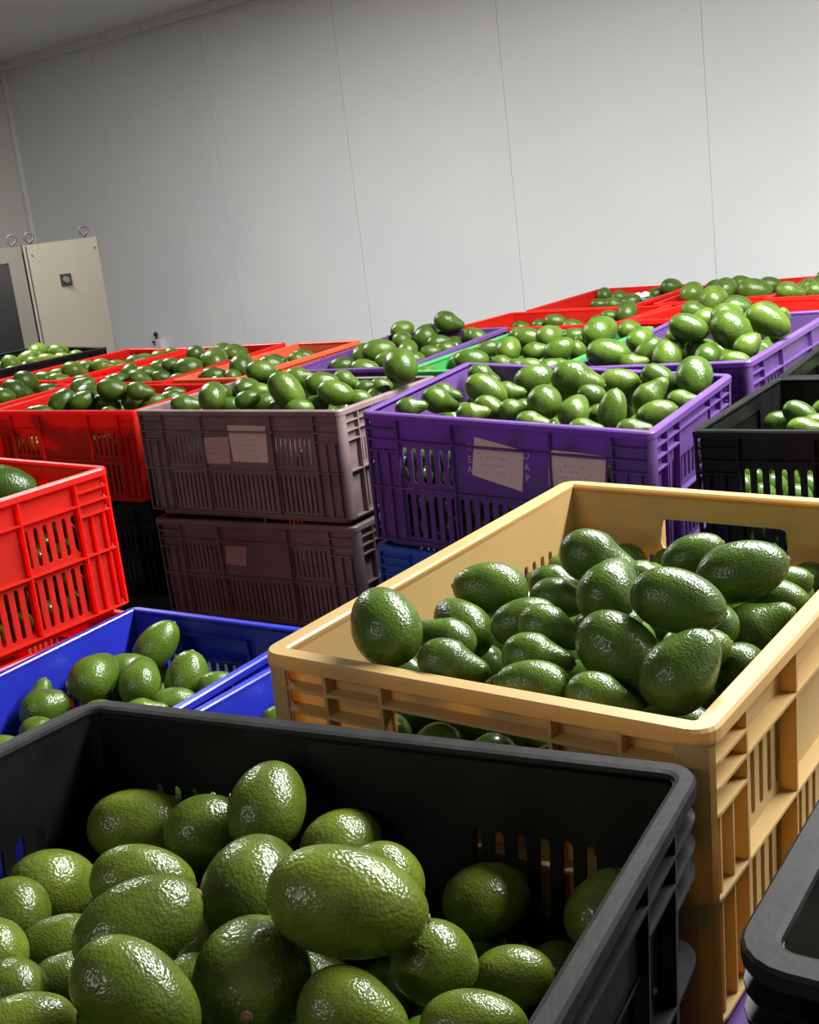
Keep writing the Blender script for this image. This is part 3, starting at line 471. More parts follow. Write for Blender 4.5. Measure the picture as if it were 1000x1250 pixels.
 'U1': [(0.7657,4.0486,-0.4652,0.45,0.59,0.67,0.066,0.0845,0,1,7,8), (0.6879,4.1355,-0.4939,0.98,-0.18,-0.1,0.044,0.0609,0,1,4,8), (0.7178,4.0899,-0.4772,0.98,-0.18,-0.1,0.044,0.0638,0,1,5,8), (0.5585,4.227,-0.4877,0.98,-0.14,-0.11,0.0519,0.0753,0,1,2,8), (0.7264,4.1041,-0.5209,0.98,-0.17,0.07,0.0462,0.0669,0,1,6,8), (0.5136,4.2662,-0.4998,0.99,-0.13,-0.11,0.0449,0.0641,0,1,1,8), (0.6105,4.1841,-0.5082,0.98,-0.16,-0.1,0.0568,0.0757,0,1,3,8), (0.4515,4.3069,-0.5061,0.99,-0.12,-0.11,0.0533,0.0733,0,1,0,8)],
 'G1': [(-1.1025,4.4737,-0.4771,0.96,0.25,0.11,0.0566,0.0821,0,2,4,7), (-1.1519,4.42,-0.483,0.96,0.26,0.11,0.0485,0.0703,0,2,1,7), (-1.1042,4.2355,-0.4805,0.97,0.25,0.02,0.0524,0.076,0,2,2,7), (-1.0581,4.2877,-0.463,0.93,0.19,-0.32,0.0625,0.0907,0,2,3,7), (-1.0271,4.353,-0.467,0.87,0.46,-0.17,0.0596,0.0763,0,2,5,7), (-0.9671,4.32,-0.4616,0.97,0.2,-0.15,0.0566,0.0821,1,2,0,5), (-0.8763,4.4189,-0.4716,0.93,0.22,0.29,0.0575,0.0834,1,2,1,5), (-0.9352,4.3737,-0.4757,0.97,0.19,-0.15,0.0508,0.0737,0,2,6,7), (-0.7602,4.5179,-0.4691,0.98,0.15,-0.14,0.044,0.0638,1,2,4,5), (-0.8086,4.5534,-0.4851,0.98,0.16,-0.14,0.0622,0.0829,1,2,3,5), (-0.8719,4.5894,-0.4923,0.98,0.17,-0.14,0.0596,0.0795,1,2,2,5), (-1.1816,4.3643,-0.4875,0.96,0.24,-0.15,0.0581,0.0842,0,2,0,7)],
 'H': [(-1.3849,5.0281,-0.4789,0.71,0.68,-0.18,0.0665,0.0852,1,2,2,8), (-1.358,4.8117,-0.4543,0.81,0.28,0.52,0.0625,0.0906,1,2,0,8), (-1.3517,4.9574,-0.4496,0.2,0.95,0.25,0.0808,0.1034,1,2,3,8), (-1.3685,4.6512,-0.4526,0.75,0.16,-0.64,0.0673,0.0874,0,2,1,4), (-1.4158,4.6987,-0.4666,0.95,0.27,-0.15,0.0576,0.0813,0,2,0,4), (-1.2631,4.7344,-0.4612,0.96,0.24,-0.15,0.0583,0.0823,1,2,4,8), (-1.269,4.942,-0.4536,0.93,0.32,-0.15,0.0661,0.0846,1,2,5,8), (-1.2181,4.789,-0.4686,0.96,0.23,-0.15,0.0554,0.0762,1,2,6,8), (-1.1812,4.8665,-0.4738,0.63,0.75,-0.17,0.0564,0.0721,1,2,7,8), (-1.2982,4.6813,-0.4569,0.96,0.25,-0.15,0.0477,0.0613,1,2,1,8), (-1.3338,4.755,-0.4823,0.96,0.27,0.03,0.0619,0.0894,0,2,3,4), (-1.3494,4.5921,-0.4788,0.95,0.26,-0.15,0.0603,0.0875,0,2,2,4)],
 'E': [(-1.3007,4.0695,-0.4364,0.24,0.83,0.51,0.07,0.0896,0,1,1,6), (-1.1525,4.0261,-0.4504,0.55,0.69,-0.47,0.07,0.0896,0,1,4,6), (-1.1632,3.9504,-0.4666,0.88,0.21,-0.42,0.07,0.1015,0,1,3,6), (-1.0786,3.9971,-0.4832,0.96,0.24,-0.16,0.0504,0.0731,0,1,5,6), (-1.1868,3.8822,-0.4699,0.95,0.27,-0.16,0.0568,0.0739,0,1,2,6), (-1.3401,4.1313,-0.4544,0.78,0.59,-0.19,0.07,0.0896,0,1,0,6)],
 'A': [(-0.9235,3.3177,-0.4566,0.96,0.24,-0.16,0.044,0.0638,0,2,1,10), (-0.9711,3.4269,-0.4716,0.95,0.25,-0.16,0.044,0.0629,0,2,0,10), (-0.8813,3.3665,-0.4408,0.71,0.27,0.65,0.0615,0.0836,0,2,2,10), (-0.8238,3.4224,-0.4444,0.04,0.96,0.27,0.0738,0.0944,1,2,2,6), (-0.8668,3.5656,-0.4304,0.89,0.26,0.36,0.0551,0.0771,1,2,0,6), (-0.8737,3.6179,-0.4249,0.96,0.21,-0.15,0.044,0.0638,1,2,1,6), (-0.7356,3.3429,-0.4212,0.94,0.17,-0.29,0.059,0.0855,1,2,3,6), (-0.7652,3.3755,-0.4611,0.9,0.15,-0.41,0.0517,0.075,0,2,5,10), (-0.6895,3.3779,-0.4691,0.88,0.12,-0.45,0.0542,0.0787,0,2,7,10), (-0.6591,3.3147,-0.4308,0.96,0.16,-0.23,0.0511,0.074,1,2,4,6), (-0.8209,3.342,-0.4399,0.89,0.27,0.36,0.049,0.0711,0,2,3,10), (-0.6377,3.3493,-0.4669,0.96,0.21,0.2,0.0441,0.0637,0,2,8,10), (-0.6003,3.39,-0.4695,0.94,0.21,0.28,0.044,0.0638,0,2,9,10), (-0.5998,3.4758,-0.4691,0.98,0.17,0.03,0.044,0.0638,1,2,5,6), (-0.7448,3.3235,-0.4827,0.97,0.19,-0.15,0.044,0.0638,0,2,6,10), (-0.8735,3.6054,-0.4748,0.97,0.24,0.02,0.0553,0.0775,0,2,4,10)],
 'G2': [(-0.8385,4.0898,-0.4677,0.43,0.65,0.63,0.0537,0.0687,0,2,2,9), (-0.778,3.9419,-0.4733,0.91,0.13,-0.4,0.0519,0.0752,0,2,3,9), (-0.769,3.994,-0.4632,0.97,0.17,-0.14,0.044,0.0638,0,2,4,9), (-0.7626,4.1976,-0.4728,0.96,0.2,0.2,0.0489,0.0673,1,2,0,8), (-0.6926,4.0604,-0.4799,0.23,0.9,0.38,0.0529,0.0678,0,2,6,9), (-0.7162,3.9736,-0.4821,0.96,0.15,-0.23,0.0463,0.0672,0,2,5,9), (-0.6297,3.9752,-0.4642,0.99,0.16,0.03,0.0729,0.0963,0,2,8,9), (-0.6246,4.1571,-0.4426,0.59,0.79,-0.17,0.0596,0.0763,1,2,2,8), (-0.5841,4.1163,-0.4596,0.74,0.62,0.27,0.0529,0.0677,1,2,3,8), (-0.5532,4.0407,-0.4589,0.12,0.95,0.27,0.088,0.1126,1,2,4,8), (-0.687,4.0166,-0.4501,0.98,0.15,-0.14,0.044,0.0638,1,2,1,8), (-0.6487,3.8798,-0.4845,0.99,0.17,0.03,0.0452,0.0656,0,2,7,9), (-0.5038,4.153,-0.4557,0.92,0.07,-0.39,0.0483,0.07,1,2,6,8), (-0.8516,3.9746,-0.4732,0.97,0.19,-0.15,0.0463,0.0636,0,2,1,9), (-0.5644,4.3204,-0.4639,0.69,0.68,0.25,0.0652,0.0835,1,2,5,8), (-0.8775,4.029,-0.4844,0.97,0.19,-0.15,0.0475,0.0688,0,2,0,9), (-0.5105,4.2686,-0.4683,0.99,0.1,-0.13,0.0671,0.0873,1,2,7,8)],
 'G3': [(-0.5084,3.6476,-0.4565,0.98,0.12,-0.14,0.0536,0.0776,0,1,0,11), (-0.4437,3.5529,-0.4547,0.5,0.85,-0.18,0.0471,0.0603,0,1,2,11), (-0.4234,3.6221,-0.4326,0.28,0.88,0.39,0.0683,0.0875,0,1,3,11), (-0.4817,3.5844,-0.4697,0.98,0.11,-0.14,0.044,0.0638,0,1,1,11), (-0.3407,3.6383,-0.4431,0.99,0.08,-0.13,0.0553,0.0764,0,1,6,11), (-0.3452,3.8897,-0.4683,0.99,0.07,-0.13,0.0518,0.0752,0,1,7,11), (-0.3052,3.8216,-0.4712,0.99,0.06,-0.13,0.0445,0.0646,0,1,8,11), (-0.2678,3.7357,-0.4485,0.99,0.06,-0.13,0.044,0.0638,0,1,9,11), (-0.4228,3.6614,-0.4804,0.99,0.1,-0.14,0.0478,0.0637,0,1,4,11), (-0.3671,3.7263,-0.4705,0.99,0.08,-0.13,0.0489,0.0652,0,1,5,11), (-0.2724,4.0003,-0.476,0.99,0.05,-0.13,0.0534,0.0712,0,1,10,11)],
 'N1': [(0.6807,2.2243,-0.4855,0.96,-0.26,0.11,0.0445,0.0627,0,1,0,7), (0.7025,2.1825,-0.4655,0.8,-0.36,-0.48,0.044,0.0638,0,1,1,7), (0.6844,2.1002,-0.4756,0.95,-0.32,-0.06,0.044,0.0638,0,1,2,7), (0.7189,2.135,-0.4795,0.94,-0.33,-0.06,0.044,0.06,0,1,3,7), (0.7492,2.0924,-0.4656,0.92,-0.26,0.3,0.0444,0.0634,0,1,5,7), (0.771,2.0451,-0.4705,0.93,-0.36,-0.05,0.044,0.0629,0,1,6,7), (0.7738,2.2305,-0.4766,0.94,-0.34,-0.06,0.0465,0.0665,0,1,4,7)],
 'N2': [(0.9561,2.6894,-0.4874,0.94,-0.34,-0.07,0.0495,0.066,0,1,0,2), (0.9841,2.7333,-0.494,0.92,-0.27,0.29,0.0494,0.07,0,1,1,2)]}
WHERE = {  # crate phrase, what the count starts from
 'M': ("the mustard crate", 'from the blue crates'), 'K': ("the wide black crate", 'from the blue crate'),
 'B': ("the open blue crate", 'away from the red crate'), 'B2': ('the half-hidden blue crate', 'from the open blue crate'),
 'L': ("the slotted red crate", 'towards its corner'), 'P': ("the tagged purple crate", 'from the grey crate'),
 'D': ("the tagged grey crate", 'from the red crate'), 'Q': ("the far purple crate", 'from the orange crate'),
 'S': ("the green crate", 'from the far purple crate'), 'T': ("the heaped purple crate", 'from the green crate'),
 'V0': ("the red crate behind heaped purple", 'from the wall seam'), 'V1': ("the red crate beside white paper", 'from the paper'),
 'V2': ("the endmost red crate", 'from its red neighbour'), 'U2': ("the red crate with white paper", 'from the wall seam'),
 'U1': ("the red crate behind the green", 'from the purple crate'), 'G1': ("the narrow red crate", 'from the black crate'),
 'H': ("the black crate below cabinets", 'from the dark window'), 'E': ("the outer heaped red crate", 'towards the grey crate'),
 'A': ("the red crate touching grey", 'towards the grey crate'), 'G2': ("the red crate touching orange", 'from the narrow red crate'),
 'G3': ("the orange crate", 'from its red neighbour'), 'N1': ("the slotted black crate", 'from the purple crate'),
 'N2': ("the rear black crate", 'from the purple crate'),
}
ORD = ['first', 'second', 'third', 'fourth', 'fifth', 'sixth', 'seventh', 'eighth', 'ninth', 'tenth', 'eleventh', 'twelfth', 'thirteenth', 'fourteenth', 'fifteenth', 'sixteenth', 'seventeenth', 'eighteenth', 'nineteenth', 'twentieth', 'twenty-first', 'twenty-second', 'twenty-third', 'twenty-fourth']
def tint(k, rnd):
    g = rnd.random()
    dark, lite = Vector((0.024, 0.056, 0.007)), Vector((0.066, 0.118, 0.013))
    if k == 'K': dark, lite = Vector((0.028, 0.054, 0.006)), Vector((0.095, 0.132, 0.014))
    if k in ('M',): lo, hi = 0.4, 1.05
    elif k in ('K',): lo, hi = 0.45, 1.05
    elif k in ('B', 'B2'): lo, hi = 0.6, 1.1
    elif k in ('H',): lo, hi = 1.5, 2.3
    elif k in ('G1',): lo, hi = 0.8, 1.8
    elif k in ('E', 'A', 'L'): lo, hi = 0.1, 0.8
    elif k in ('G2', 'G3', 'D'): lo, hi = 0.2, 1.0
    else: lo, hi = 0.3, 1.1
    c = dark.lerp(lite, lo + (hi - lo) * g)
    return (max(c.x, .01), c.y, max(c.z, .005), 1)
rnd = random.Random(11)
ALLAVO = {}
for k, rows in AV.items():
    pts = []
    crate, start = WHERE[k]
    for (x, y, z, ax, ay, az, D, L, ri, nr, ci, nc) in rows:
        rat = min(RATIOS, key=lambda r: abs(r - L / D))
        me = (AVO_HI if k in 'MKBP' else AVO_LO)[rat][rnd.random() < (0.6 if k in 'BTP' else 0.35)]
        o = link('avocado', me)
        X = Vector((ax, ay, az)).normalized(); Z = Vector((0, 0, 1)); Y = Z.cross(X)
        if Y.length < 0.05: Y = Vector((1, 0, 0))
        Y.normalize(); Z = X.cross(Y)
        R3 = Matrix((X, Y, Z)).transposed()
        R3 = R3 @ Matrix.Rotation(rnd.uniform(0, 6.28), 3, 'X')
        o.matrix_world = Matrix.Translation((x, y, z + CAM_Z)) @ R3.to_4x4() @ Matrix.Diagonal((D, D * rnd.uniform(.97, 1.0), D * rnd.uniform(.97, 1.0), 1))
        o.color = tint(k, rnd)
        shape = 'long' if L / D > 1.6 else ('plump' if L / D < 1.42 else 'oval')
        if nr == 1: row = ''
        elif ri == 0: row = ' front row'
        elif ri == nr - 1: row = ' back row'
        else: row = ' ' + ORD[ri] + ' row'
        lab = f"{shape} avocado in {crate},{row} {ORD[ci]} {start}" if nc > 1 else f"{shape} green avocado alone in the{row or ' top row'} of {crate}"
        tag(o, lab, 'avocado', 'avocados in ' + crate)
        if k in 'MKBPT':
            link('stem', STEM_ME, o, Matrix.Translation((rat / 2 - 0.006, 0, 0.04 * .25 if 'pear' in me.name else 0)))
        pts.append((x, y, z + CAM_Z, D, L, ax, ay, az))
    ALLAVO[k] = np.array(pts)

# avocados buried below the visible layer: one mass
FILL_TOP = {'M': -0.06, 'K': -0.12, 'B': -0.085, 'B2': -0.07, 'L': -0.05, 'P': -0.05, 'D': -0.045, 'R': -0.13, 'A': -0.05, 'N1': -0.075, 'N2': -0.08, 'U1': -0.095, 'U2': -0.065}
def fill():
    rg = np.random.default_rng(3)
    src = bpy.data.meshes.new('tmp')
    bm = bmesh.new(); bmesh.ops.create_uvsphere(bm, u_segments=12, v_segments=8, radius=0.5); bm.to_mesh(src); bm.free()
    n = len(src.vertices); co = np.empty(n * 3); src.vertices.foreach_get('co', co); co = co.reshape(-1, 3)
    faces = [tuple(p.vertices) for p in src.polygons]
    bpy.data.meshes.remove(src)
    V, Fc, cnt = [], [], 0
    for k, (x, y, z, yaw, tx, ty, w, l, h) in CR.items():
        M = np.array(Matrix.Rotation(yaw, 3, 'Z') @ Matrix.Rotation(tx, 3, 'X') @ Matrix.Rotation(ty, 3, 'Y'))
        p = np.array((x, y, z + CAM_Z)); ix, iy = (w / CL, l / CW) if w >= l else (w / CW, l / CL); ix = INS.get(k, 0.012) * ix + 0.006; iy = INS.get(k, 0.012) * iy + (0.016 if k in ('B', 'B2') else 0.006)
        A = np.concatenate([a for a in ALLAVO.values()]); A = A[np.hypot(A[:, 0] - x, A[:, 1] - y) < 0.55]
        top = FILL_TOP.get(k, -0.05)
        D = 0.05; step = 0.054
        zz = np.arange(-h + 0.0165 + D / 2, top, 0.049)
        for iz, c in enumerate(zz):
            nx = int((w - 2 * ix - D) / step) + 1; ny = int((l - 2 * iy - D) / step) + 1
            sx = (w - 2 * ix - D) / max(nx - 1, 1); sy = (l - 2 * iy - D) / max(ny - 1, 1)
            for i in range(nx):
                for j in range(ny):
                    q = np.array((-(w / 2 - ix - D / 2) + i * sx, -(l / 2 - iy - D / 2) + j * sy, c))
                    P = p + M @ q
                    if A is not None:
                        bad = False
                        for s in (-0.6, 0.0, 0.6):
                            cc = A[:, :3] + A[:, 5:8] * ((A[:, 4] - A[:, 3]) * s)[:, None]
                            rr = A[:, 3] / 2 + D / 2 + 0.003
                            if (((cc - P) ** 2).sum(1) < rr ** 2).any(): bad = True; break
                        if bad: continue
                    ang = rg.uniform(0, 6.28); e = 1.0
                    S = co * np.array((D * 0.98, D * 0.98, D * 0.96))
                    V.append((S @ M.T) + P); Fc += [tuple(v + cnt for v in f) for f in faces]; cnt += n
    me = bpy.data.meshes.new('buried_avocados')
    me.from_pydata(np.concatenate(V).tolist(), [], Fc)
    for q in me.polygons: q.use_smooth = True
    me.materials.append(SKIN)
    o = link('buried_avocados', me); o.color = (0.05, 0.105, 0.013, 1)
    tag(o, 'green avocados buried under the top layers in all the crates', 'avocado', kind='stuff')
fill()

# ------------------------------------------------------------------ room shell
def room_box(bm, u0, u1, n0, n1, z0, z1):
    v = [bm.verts.new(room(u, n, z)) for z in (z0, z1) for n in (n0, n1) for u in (u0, u1)]
    for f in ((0, 2, 3, 1), (4, 5, 7, 6), (0, 1, 5, 4), (2, 6, 7, 3), (0, 4, 6, 2), (1, 3, 7, 5)): bm.faces.new([v[i] for i in f])
def struct(name, boxes, m):
    bm = bmesh.new()
    for b in boxes: room_box(bm, *b)
    return tag(link(name, mesh_from(bm, name, m)), kind='structure')
struct('floor', [(U0 - .1, U1 + .1, N0 - .1, WALL_D + .1, -0.1, 0)], FLOORM)
struct('ceiling', [(U0 - .1, U1 + .1, N0 - .1, WALL_D + .1, CEIL_Z, CEIL_Z + 0.1)], CEILM)
wb = struct('wall_back', [(U0 - .1, U1 + .1, WALL_D + 0.014, WALL_D + 0.1, 0, CEIL_Z)], SEAMM)
PW = 1.155
seams = [-3.0 - PW * i for i in range(-5, 6)]
edges = sorted([s for s in seams if U0 + .2 < s < U1 - .2] + [U0, U1])
for i, (a, b) in enumerate(zip(edges, edges[1:])):
    bm = bmesh.new(); g = 0.0012
    room_box(bm, a + g, b - g, WALL_D, WALL_D + 0.014, 0.0, CEIL_Z)
    link('panel', mesh_from(bm, 'wall_panel', WALLM), wb)
struct('wall_left', [(U0 - .1, U0, N0 - .1, WALL_D + .1, 0, CEIL_Z)], SIDEM)
struct('wall_right', [(U1, U1 + .1, N0 - .1, WALL_D + .1, 0, CEIL_Z)], SIDEM)
struct('wall_front', [(U0 - .1, U1 + .1, N0 - .1, N0, 0, CEIL_Z)], SIDEM)
struct('trim_1', [(U0, U1, WALL_D - 0.05, WALL_D, CEIL_Z - 0.055, CEIL_Z)], TRIMM)
struct('trim_2', [(U0, U0 + 0.035, WALL_D - 0.035, WALL_D, 0, CEIL_Z - 0.055)], TRIMM)

# ------------------------------------------------------------------ ray helper (pixel of the photograph -> point at a depth)
def at(px, py, depth):
    r = fw + rt * ((px - 500) / F_PX) - up * ((py - 625) / F_PX)
    return r * depth + Vector((0, 0, CAM_Z))

# ------------------------------------------------------------------ electrical cabinets
def part(parent, name, m, boxes, label=None, bevel=0):
    bm = bmesh.new()
    for b in boxes: box(bm, *b)
    if bevel: bmesh.ops.bevel(bm, geom=bm.edges[:], offset=bevel, segments=2, affect='EDGES')
    o = link(name, mesh_from(bm, name, m), parent)
    if label: o['label'] = label
    return o
def eye_bolt(parent, x, y, z):
    bm = bmesh.new(); R, r = 0.022, 0.006
    for i in range(16):
        a = 2 * math.pi * i / 16
        for j in range(6):
            b = 2 * math.pi * j / 6
            bm.verts.new(((R + r * math.cos(b)) * math.cos(a), r * math.sin(b), (R + r * math.cos(b)) * math.sin(a) + R + 0.012))
    bm.verts.ensure_lookup_table()
    for i in range(16):
        for j in range(6):
            a, b = i * 6 + j, i * 6 + (j + 1) % 6; c, d = ((i + 1) % 16) * 6 + (j + 1) % 6, ((i + 1) % 16) * 6 + j
            bm.faces.new([bm.verts[t] for t in (a, b, c, d)])
    box(bm, -0.007, 0.007, -0.007, 0.007, 0, 0.016)
    link('eye_bolt', mesh_from(bm, 'eye_bolt', STEEL, smooth=True), parent, Matrix.Translation((x, y, z)))
ZC = 6.3
tl, tr = at(28, 298, ZC), at(113, 290, ZC)
CYAW = math.radians(27)
wid = 0.372; top = (tl.z + tr.z) / 2
cab = tag(link('electrical_cabinet', None), 'beige metal enclosure with a small black square switch on its door, before the white wall', 'cabinet')
cab.matrix_world = Matrix.Translation((tl.x, tl.y, 0)) @ Matrix.Rotation(CYAW, 4, 'Z')
part(cab, 'body', BEIGE_SHADED, [(0.0, wid, 0.016, 0.2, 0.1, top)], bevel=0.003)
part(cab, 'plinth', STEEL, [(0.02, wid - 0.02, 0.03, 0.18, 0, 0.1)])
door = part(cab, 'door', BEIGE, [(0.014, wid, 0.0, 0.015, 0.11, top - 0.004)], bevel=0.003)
part(cab, 'door_edge', BEIGE, [(-0.004, 0.006, 0.0, 0.02, 0.11, top - 0.002)])
sw = part(door, 'rotary_switch', DARKM, [(0.150, 0.206, -0.008, 0.0, top - 0.225, top - 0.165)], 'small black square switch', 0.002)
bm = bmesh.new(); bmesh.ops.create_cone(bm, cap_ends=True, segments=16, radius1=0.018, radius2=0.015, depth=0.02)
link('knob', mesh_from(bm, 'knob', STEEL), door, Matrix.Translation((0.177, -0.016, top - 0.195)) @ Matrix.Rotation(math.pi / 2, 4, 'X'))
for x, z in ((0.034, top - 0.055), (wid - 0.022, top - 0.055)):
    part(door, 'lock_screw', STEEL, [(x - 0.005, x + 0.005, -0.004, 0.0, z - 0.005, z + 0.005)], bevel=0.0015)
eye_bolt(cab, 0.045, 0.05, top); eye_bolt(cab, wid - 0.05, 0.05, top)
cab2 = tag(link('control_cabinet', None), 'dull beige enclosure with a wide dark window, beside the beige enclosure with the switch', 'cabinet')
cab2.matrix_world = Matrix.Translation((tl.x, tl.y, 0)) @ Matrix.Rotation(CYAW, 4, 'Z') @ Matrix.Translation((-0.012, 0.0, 0)) 
w2 = 0.42; t2 = top - 0.002
part(cab2, 'body', BEIGE_SHADED, [(-w2, -0.002, 0.02, 0.2, 0.1, t2)], bevel=0.003)
part(cab2, 'plinth', STEEL, [(-w2 + .02, -0.02, 0.03, 0.18, 0, 0.1)])
part(cab2, 'frame', BEIGE_SHADED, [(-w2, -0.002, 0, 0.02, t2 - 0.075, t2), (-0.075, -0.002, 0, 0.02, 0.1, t2 - 0.075), (-w2, -w2 + 0.05, 0, 0.02, 0.1, t2 - 0.075), (-w2 + 0.05, -0.075, 0, 0.02, 0.1, 0.16)])
part(cab2, 'window', DARKM, [(-w2 + 0.05, -0.075, 0.008, 0.02, 0.16, t2 - 0.075)], 'dark glass window')
eye_bolt(cab2, -0.03, 0.05, t2)

# ------------------------------------------------------------------ small valve on the far wall
pv = at(196, 414, 1.0) - Vector((0, 0, CAM_Z)); pv = pv * (WALL_D / pv.dot(N)); pv = pv + Vector((0, 0, CAM_Z))
val = tag(link('wall_valve', None), 'small white wall box with a dark knob, low on the white wall', 'valve')
val.matrix_world = Matrix.Translation(pv) @ Matrix.Rotation(WYAW, 4, 'Z')
part(val, 'box', TRIMM, [(0.0, 0.055, -0.05, 0.0, -0.09, 0.005)], bevel=0.004)
part(val, 'pipe', STEEL, [(-0.06, 0.0, -0.035, -0.02, -0.022, -0.008), (-0.016, -0.004, -0.035, -0.022, -0.02, 0.035)])
bm = bmesh.new(); bmesh.ops.create_uvsphere(bm, u_segments=12, v_segments=8, radius=0.016)
link('knob', mesh_from(bm, 'valve_knob', DARKM, smooth=True), val, Matrix.Translation((-0.01, -0.028, 0.04)))

# ------------------------------------------------------------------ paper tags and moulded letters on the crates
def paper_mat(name, c, lines):
    m, nt, b = mat(name); L = nt.links
    tc = nd(nt, 'ShaderNodeTexCoord'); sep = nd(nt, 'ShaderNodeSeparateXYZ'); L.new(tc.outputs['Generated'], sep.inputs[0])
    mp = nd(nt, 'ShaderNodeMapping'); mp.inputs['Scale'].default_value = (9, 1, 1); L.new(tc.outputs['Generated'], mp.inputs['Vector'])
    no = nd(nt, 'ShaderNodeTexNoise'); no.inputs['Scale'].default_value = 4; no.inputs['Detail'].default_value = 4; L.new(mp.outputs[0], no.inputs['Vector'])
    wv = nd(nt, 'ShaderNodeMath', operation='SINE'); ml = nd(nt, 'ShaderNodeMath', operation='MULTIPLY'); ml.inputs[1].default_value = lines * 6.283
    L.new(sep.outputs['Z'], ml.inputs[0]); L.new(ml.outputs[0], wv.inputs[0])
    g1 = nd(nt, 'ShaderNodeMath', operation='GREATER_THAN'); g1.inputs[1].default_value = 0.55; L.new(wv.outputs[0], g1.inputs[0])
    g2 = nd(nt, 'ShaderNodeMath', operation='GREATER_THAN'); g2.inputs[1].default_value = 0.52; L.new(no.outputs['Fac'], g2.inputs[0])
    # writing keeps to the middle of the paper
    r1 = nd(nt, 'ShaderNodeMath', operation='COMPARE'); r1.inputs[1].default_value = 0.42; r1.inputs[2].default_value = 0.24; L.new(sep.outputs['X'], r1.inputs[0])
    r2 = nd(nt, 'ShaderNodeMath', operation='COMPARE'); r2.inputs[1].default_value = 0.5; r2.inputs[2].default_value = 0.22; L.new(sep.outputs['Z'], r2.inputs[0])
    a = nd(nt, 'ShaderNodeMath', operation='MULTIPLY'); L.new(g1.outputs[0], a.inputs[0]); L.new(g2.outputs[0], a.inputs[1])
    a2 = nd(nt, 'ShaderNodeMath', operation='MULTIPLY'); L.new(r1.outputs[0], a2.inputs[0]); L.new(r2.outputs[0], a2.inputs[1])
    a3 = nd(nt, 'ShaderNodeMath', operation='MULTIPLY'); L.new(a.outputs[0], a3.inputs[0]); L.new(a2.outputs[0], a3.inputs[1])
    a4 = nd(nt, 'ShaderNodeMath', operation='MULTIPLY'); a4.inputs[1].default_value = 0.45; L.new(a3.outputs[0], a4.inputs[0])
    mx = nd(nt, 'ShaderNodeMix', data_type='RGBA'); mx.inputs['A'].default_value = (*c, 1); mx.inputs['B'].default_value = (c[0] * .25, c[1] * .25, c[2] * .3, 1)
    L.new(a4.outputs[0], mx.inputs['Factor']); L.new(mx.outputs['Result'], b.inputs['Base Color'])
    b.inputs['Roughness'].default_value = 0.75
    return m
PAPER = paper_mat('tag_paper', (0.56, 0.43, 0.37), 7)
PAPER2 = paper_mat('faded_tag_paper', (0.40, 0.28, 0.26), 6)
WHITE = plain('white_paper', (0.8, 0.8, 0.78), 0.7)
def paper(crate, pts, m, label, off, curl=0.0015, name='paper_tag'):
    """sheet on the long panel (-y side); PTS: corners (s, z) in crate units, anticlockwise from lower left"""
    bm = bmesh.new(); nx, nz = 8, 6
    def P(u, v, d):
        a = [pts[0][i] * (1 - u) + pts[1][i] * u for i in (0, 1)]; b = [pts[3][i] * (1 - u) + pts[2][i] * u for i in (0, 1)]
        s, z = (a[0] * (1 - v) + b[0] * v, a[1] * (1 - v) + b[1] * v)
        return (s, off - d - curl * (0.5 + 0.5 * math.sin(5 * u + 2 * v)), z)
    g = [[[bm.verts.new(P(i / nx, j / nz, d)) for i in range(nx + 1)] for j in range(nz + 1)] for d in (0.0, 0.0006)]
    for j in range(nz):
        for i in range(nx):
            bm.faces.new((g[0][j][i], g[0][j][i + 1], g[0][j + 1][i + 1], g[0][j + 1][i])); bm.faces.new((g[1][j][i], g[1][j + 1][i], g[1][j + 1][i + 1], g[1][j][i + 1]))
    for i in range(nx):
        for j, s in ((0, 1), (nz, -1)): bm.faces.new((g[0][j][i], g[1][j][i], g[1][j][i + 1], g[0][j][i + 1]))
    for j in range(nz):
        for i in (0, nx): bm.faces.new((g[0][j][i], g[1][j][i], g[1][j + 1][i], g[0][j + 1][i]))
    o = link(name, mesh_from(bm, name, m), crate); o['label'] = label
    return o
OUT = -(CW / 2 - 0.012) - 0.0005
PAPER_DEPTH = 4.558
paper(CRATE_OBJ['P'], [(-0.065, 0.1503), (0.0384, 0.1286), (0.0471, 0.2005), (-0.0535, 0.2177)], PAPER, 'paper tag with faint handwriting, slanting across the moulded letters', OUT, 0.0015)
paper(CRATE_OBJ['P'], [(0.0945, 0.145), (0.2031, 0.1405), (0.2091, 0.2027), (0.0985, 0.207)], PAPER, 'wrinkled paper tag near the corner', OUT, 0.004)
paper(CRATE_OBJ['D'], [(-0.109, 0.1268), (-0.0321, 0.1267), (-0.0252, 0.1888), (-0.1048, 0.186)], PAPER2, 'faded torn paper tag', OUT, 0.003)
paper(CRATE_OBJ['D'], [(-0.0212, 0.1326), (0.0791, 0.1311), (0.0866, 0.2139), (-0.0251, 0.2149)], PAPER, 'paper tag with faint handwriting', OUT, 0.0015)
paper(LOW_OBJ['D'], [(-0.0955, 0.1431), (-0.0358, 0.1403), (-0.0239, 0.1888), (-0.089, 0.1877)], PAPER2, 'small faded paper tag', OUT, 0.0015)
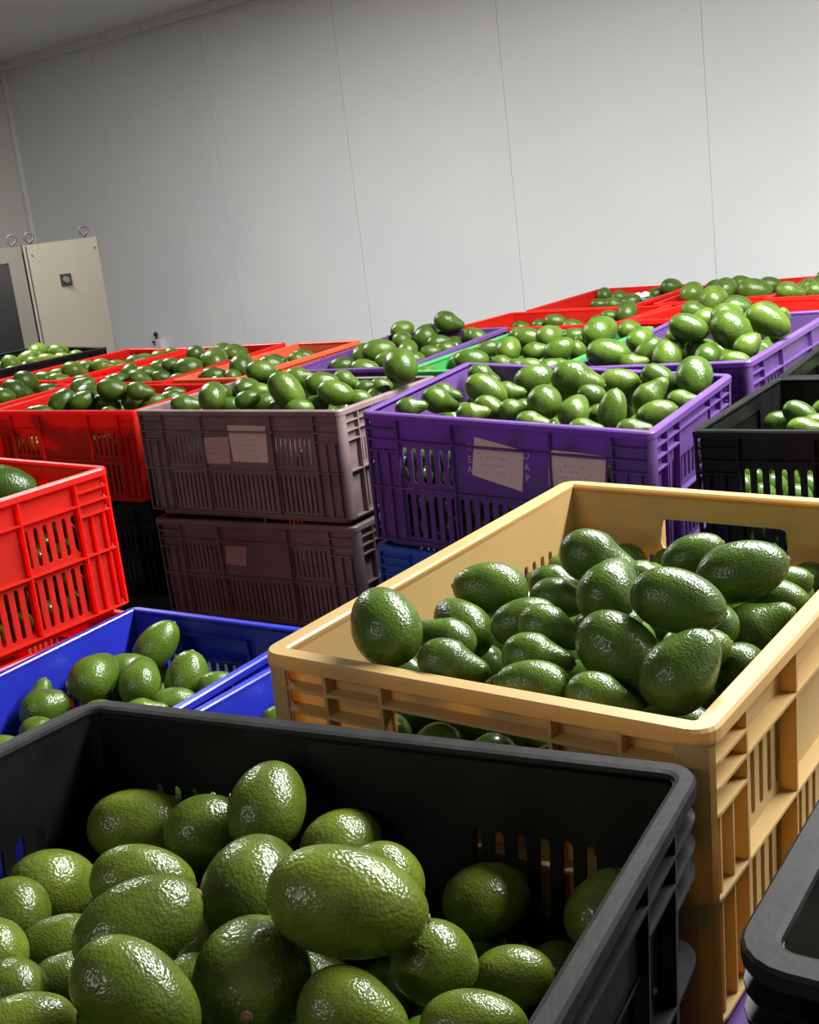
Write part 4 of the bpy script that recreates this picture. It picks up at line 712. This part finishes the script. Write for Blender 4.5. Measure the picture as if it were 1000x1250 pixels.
MOULD = plain('pale_moulded_letters', (0.42, 0.36, 0.5), 0.5)
def letter(crate, ch, s, z, size):
    cu = bpy.data.curves.new('letter', 'FONT'); cu.body = ch; cu.size = size; cu.extrude = 0.0006; cu.align_x = 'CENTER'; cu.align_y = 'CENTER'
    tmp = bpy.data.objects.new('tmp', cu); COL.objects.link(tmp)
    me = bpy.data.meshes.new_from_object(tmp.evaluated_get(bpy.context.evaluated_depsgraph_get()))
    bpy.data.objects.remove(tmp); me.materials.clear(); me.materials.append(MOULD)
    link('moulded_letter', me, crate, Matrix.Translation((s, OUT - 0.0002, z)) @ Matrix.Rotation(math.pi / 2, 4, 'X'))
letter(CRATE_OBJ['P'], 'K', -0.0676, 0.1981, 0.0175)
letter(CRATE_OBJ['P'], 'E', -0.0679, 0.1763, 0.0175)
letter(CRATE_OBJ['P'], 'A', -0.0695, 0.1587, 0.0175)
letter(CRATE_OBJ['P'], 'O', 0.0506, 0.1916, 0.0175)
letter(CRATE_OBJ['P'], 'A', 0.0508, 0.1711, 0.0175)
letter(CRATE_OBJ['P'], 'P', 0.0511, 0.1527, 0.0175)
# white paper inside the far red crate
bm = bmesh.new()
for (u0, v0, u1, v1) in ((-0.026, -0.012, 0.0, 0.012), (0.0, -0.008, 0.026, 0.014)):
    vs = [bm.verts.new((u, d, v)) for d in (0, 0.001) for u, v in ((u0, v0), (u1, v0 + 0.004), (u1, v1 - 0.006), ((u0 + u1) / 2, v1), (u0, v1 - 0.003))]
    bm.faces.new(vs[:5]); bm.faces.new(vs[5:][::-1])
    for i in range(5): bm.faces.new((vs[i], vs[(i + 1) % 5], vs[(i + 1) % 5 + 5], vs[i + 5]))
w = link('paper_note', mesh_from(bm, 'paper_note', WHITE)); tag(w, 'crumpled white paper note lying on the avocados in a far red crate', 'paper')
w.matrix_world = Matrix.Translation(at(784, 360.5, PAPER_DEPTH)) @ Matrix.Rotation(math.radians(-30), 4, 'Z') @ Matrix.Rotation(math.radians(-25), 4, 'X')
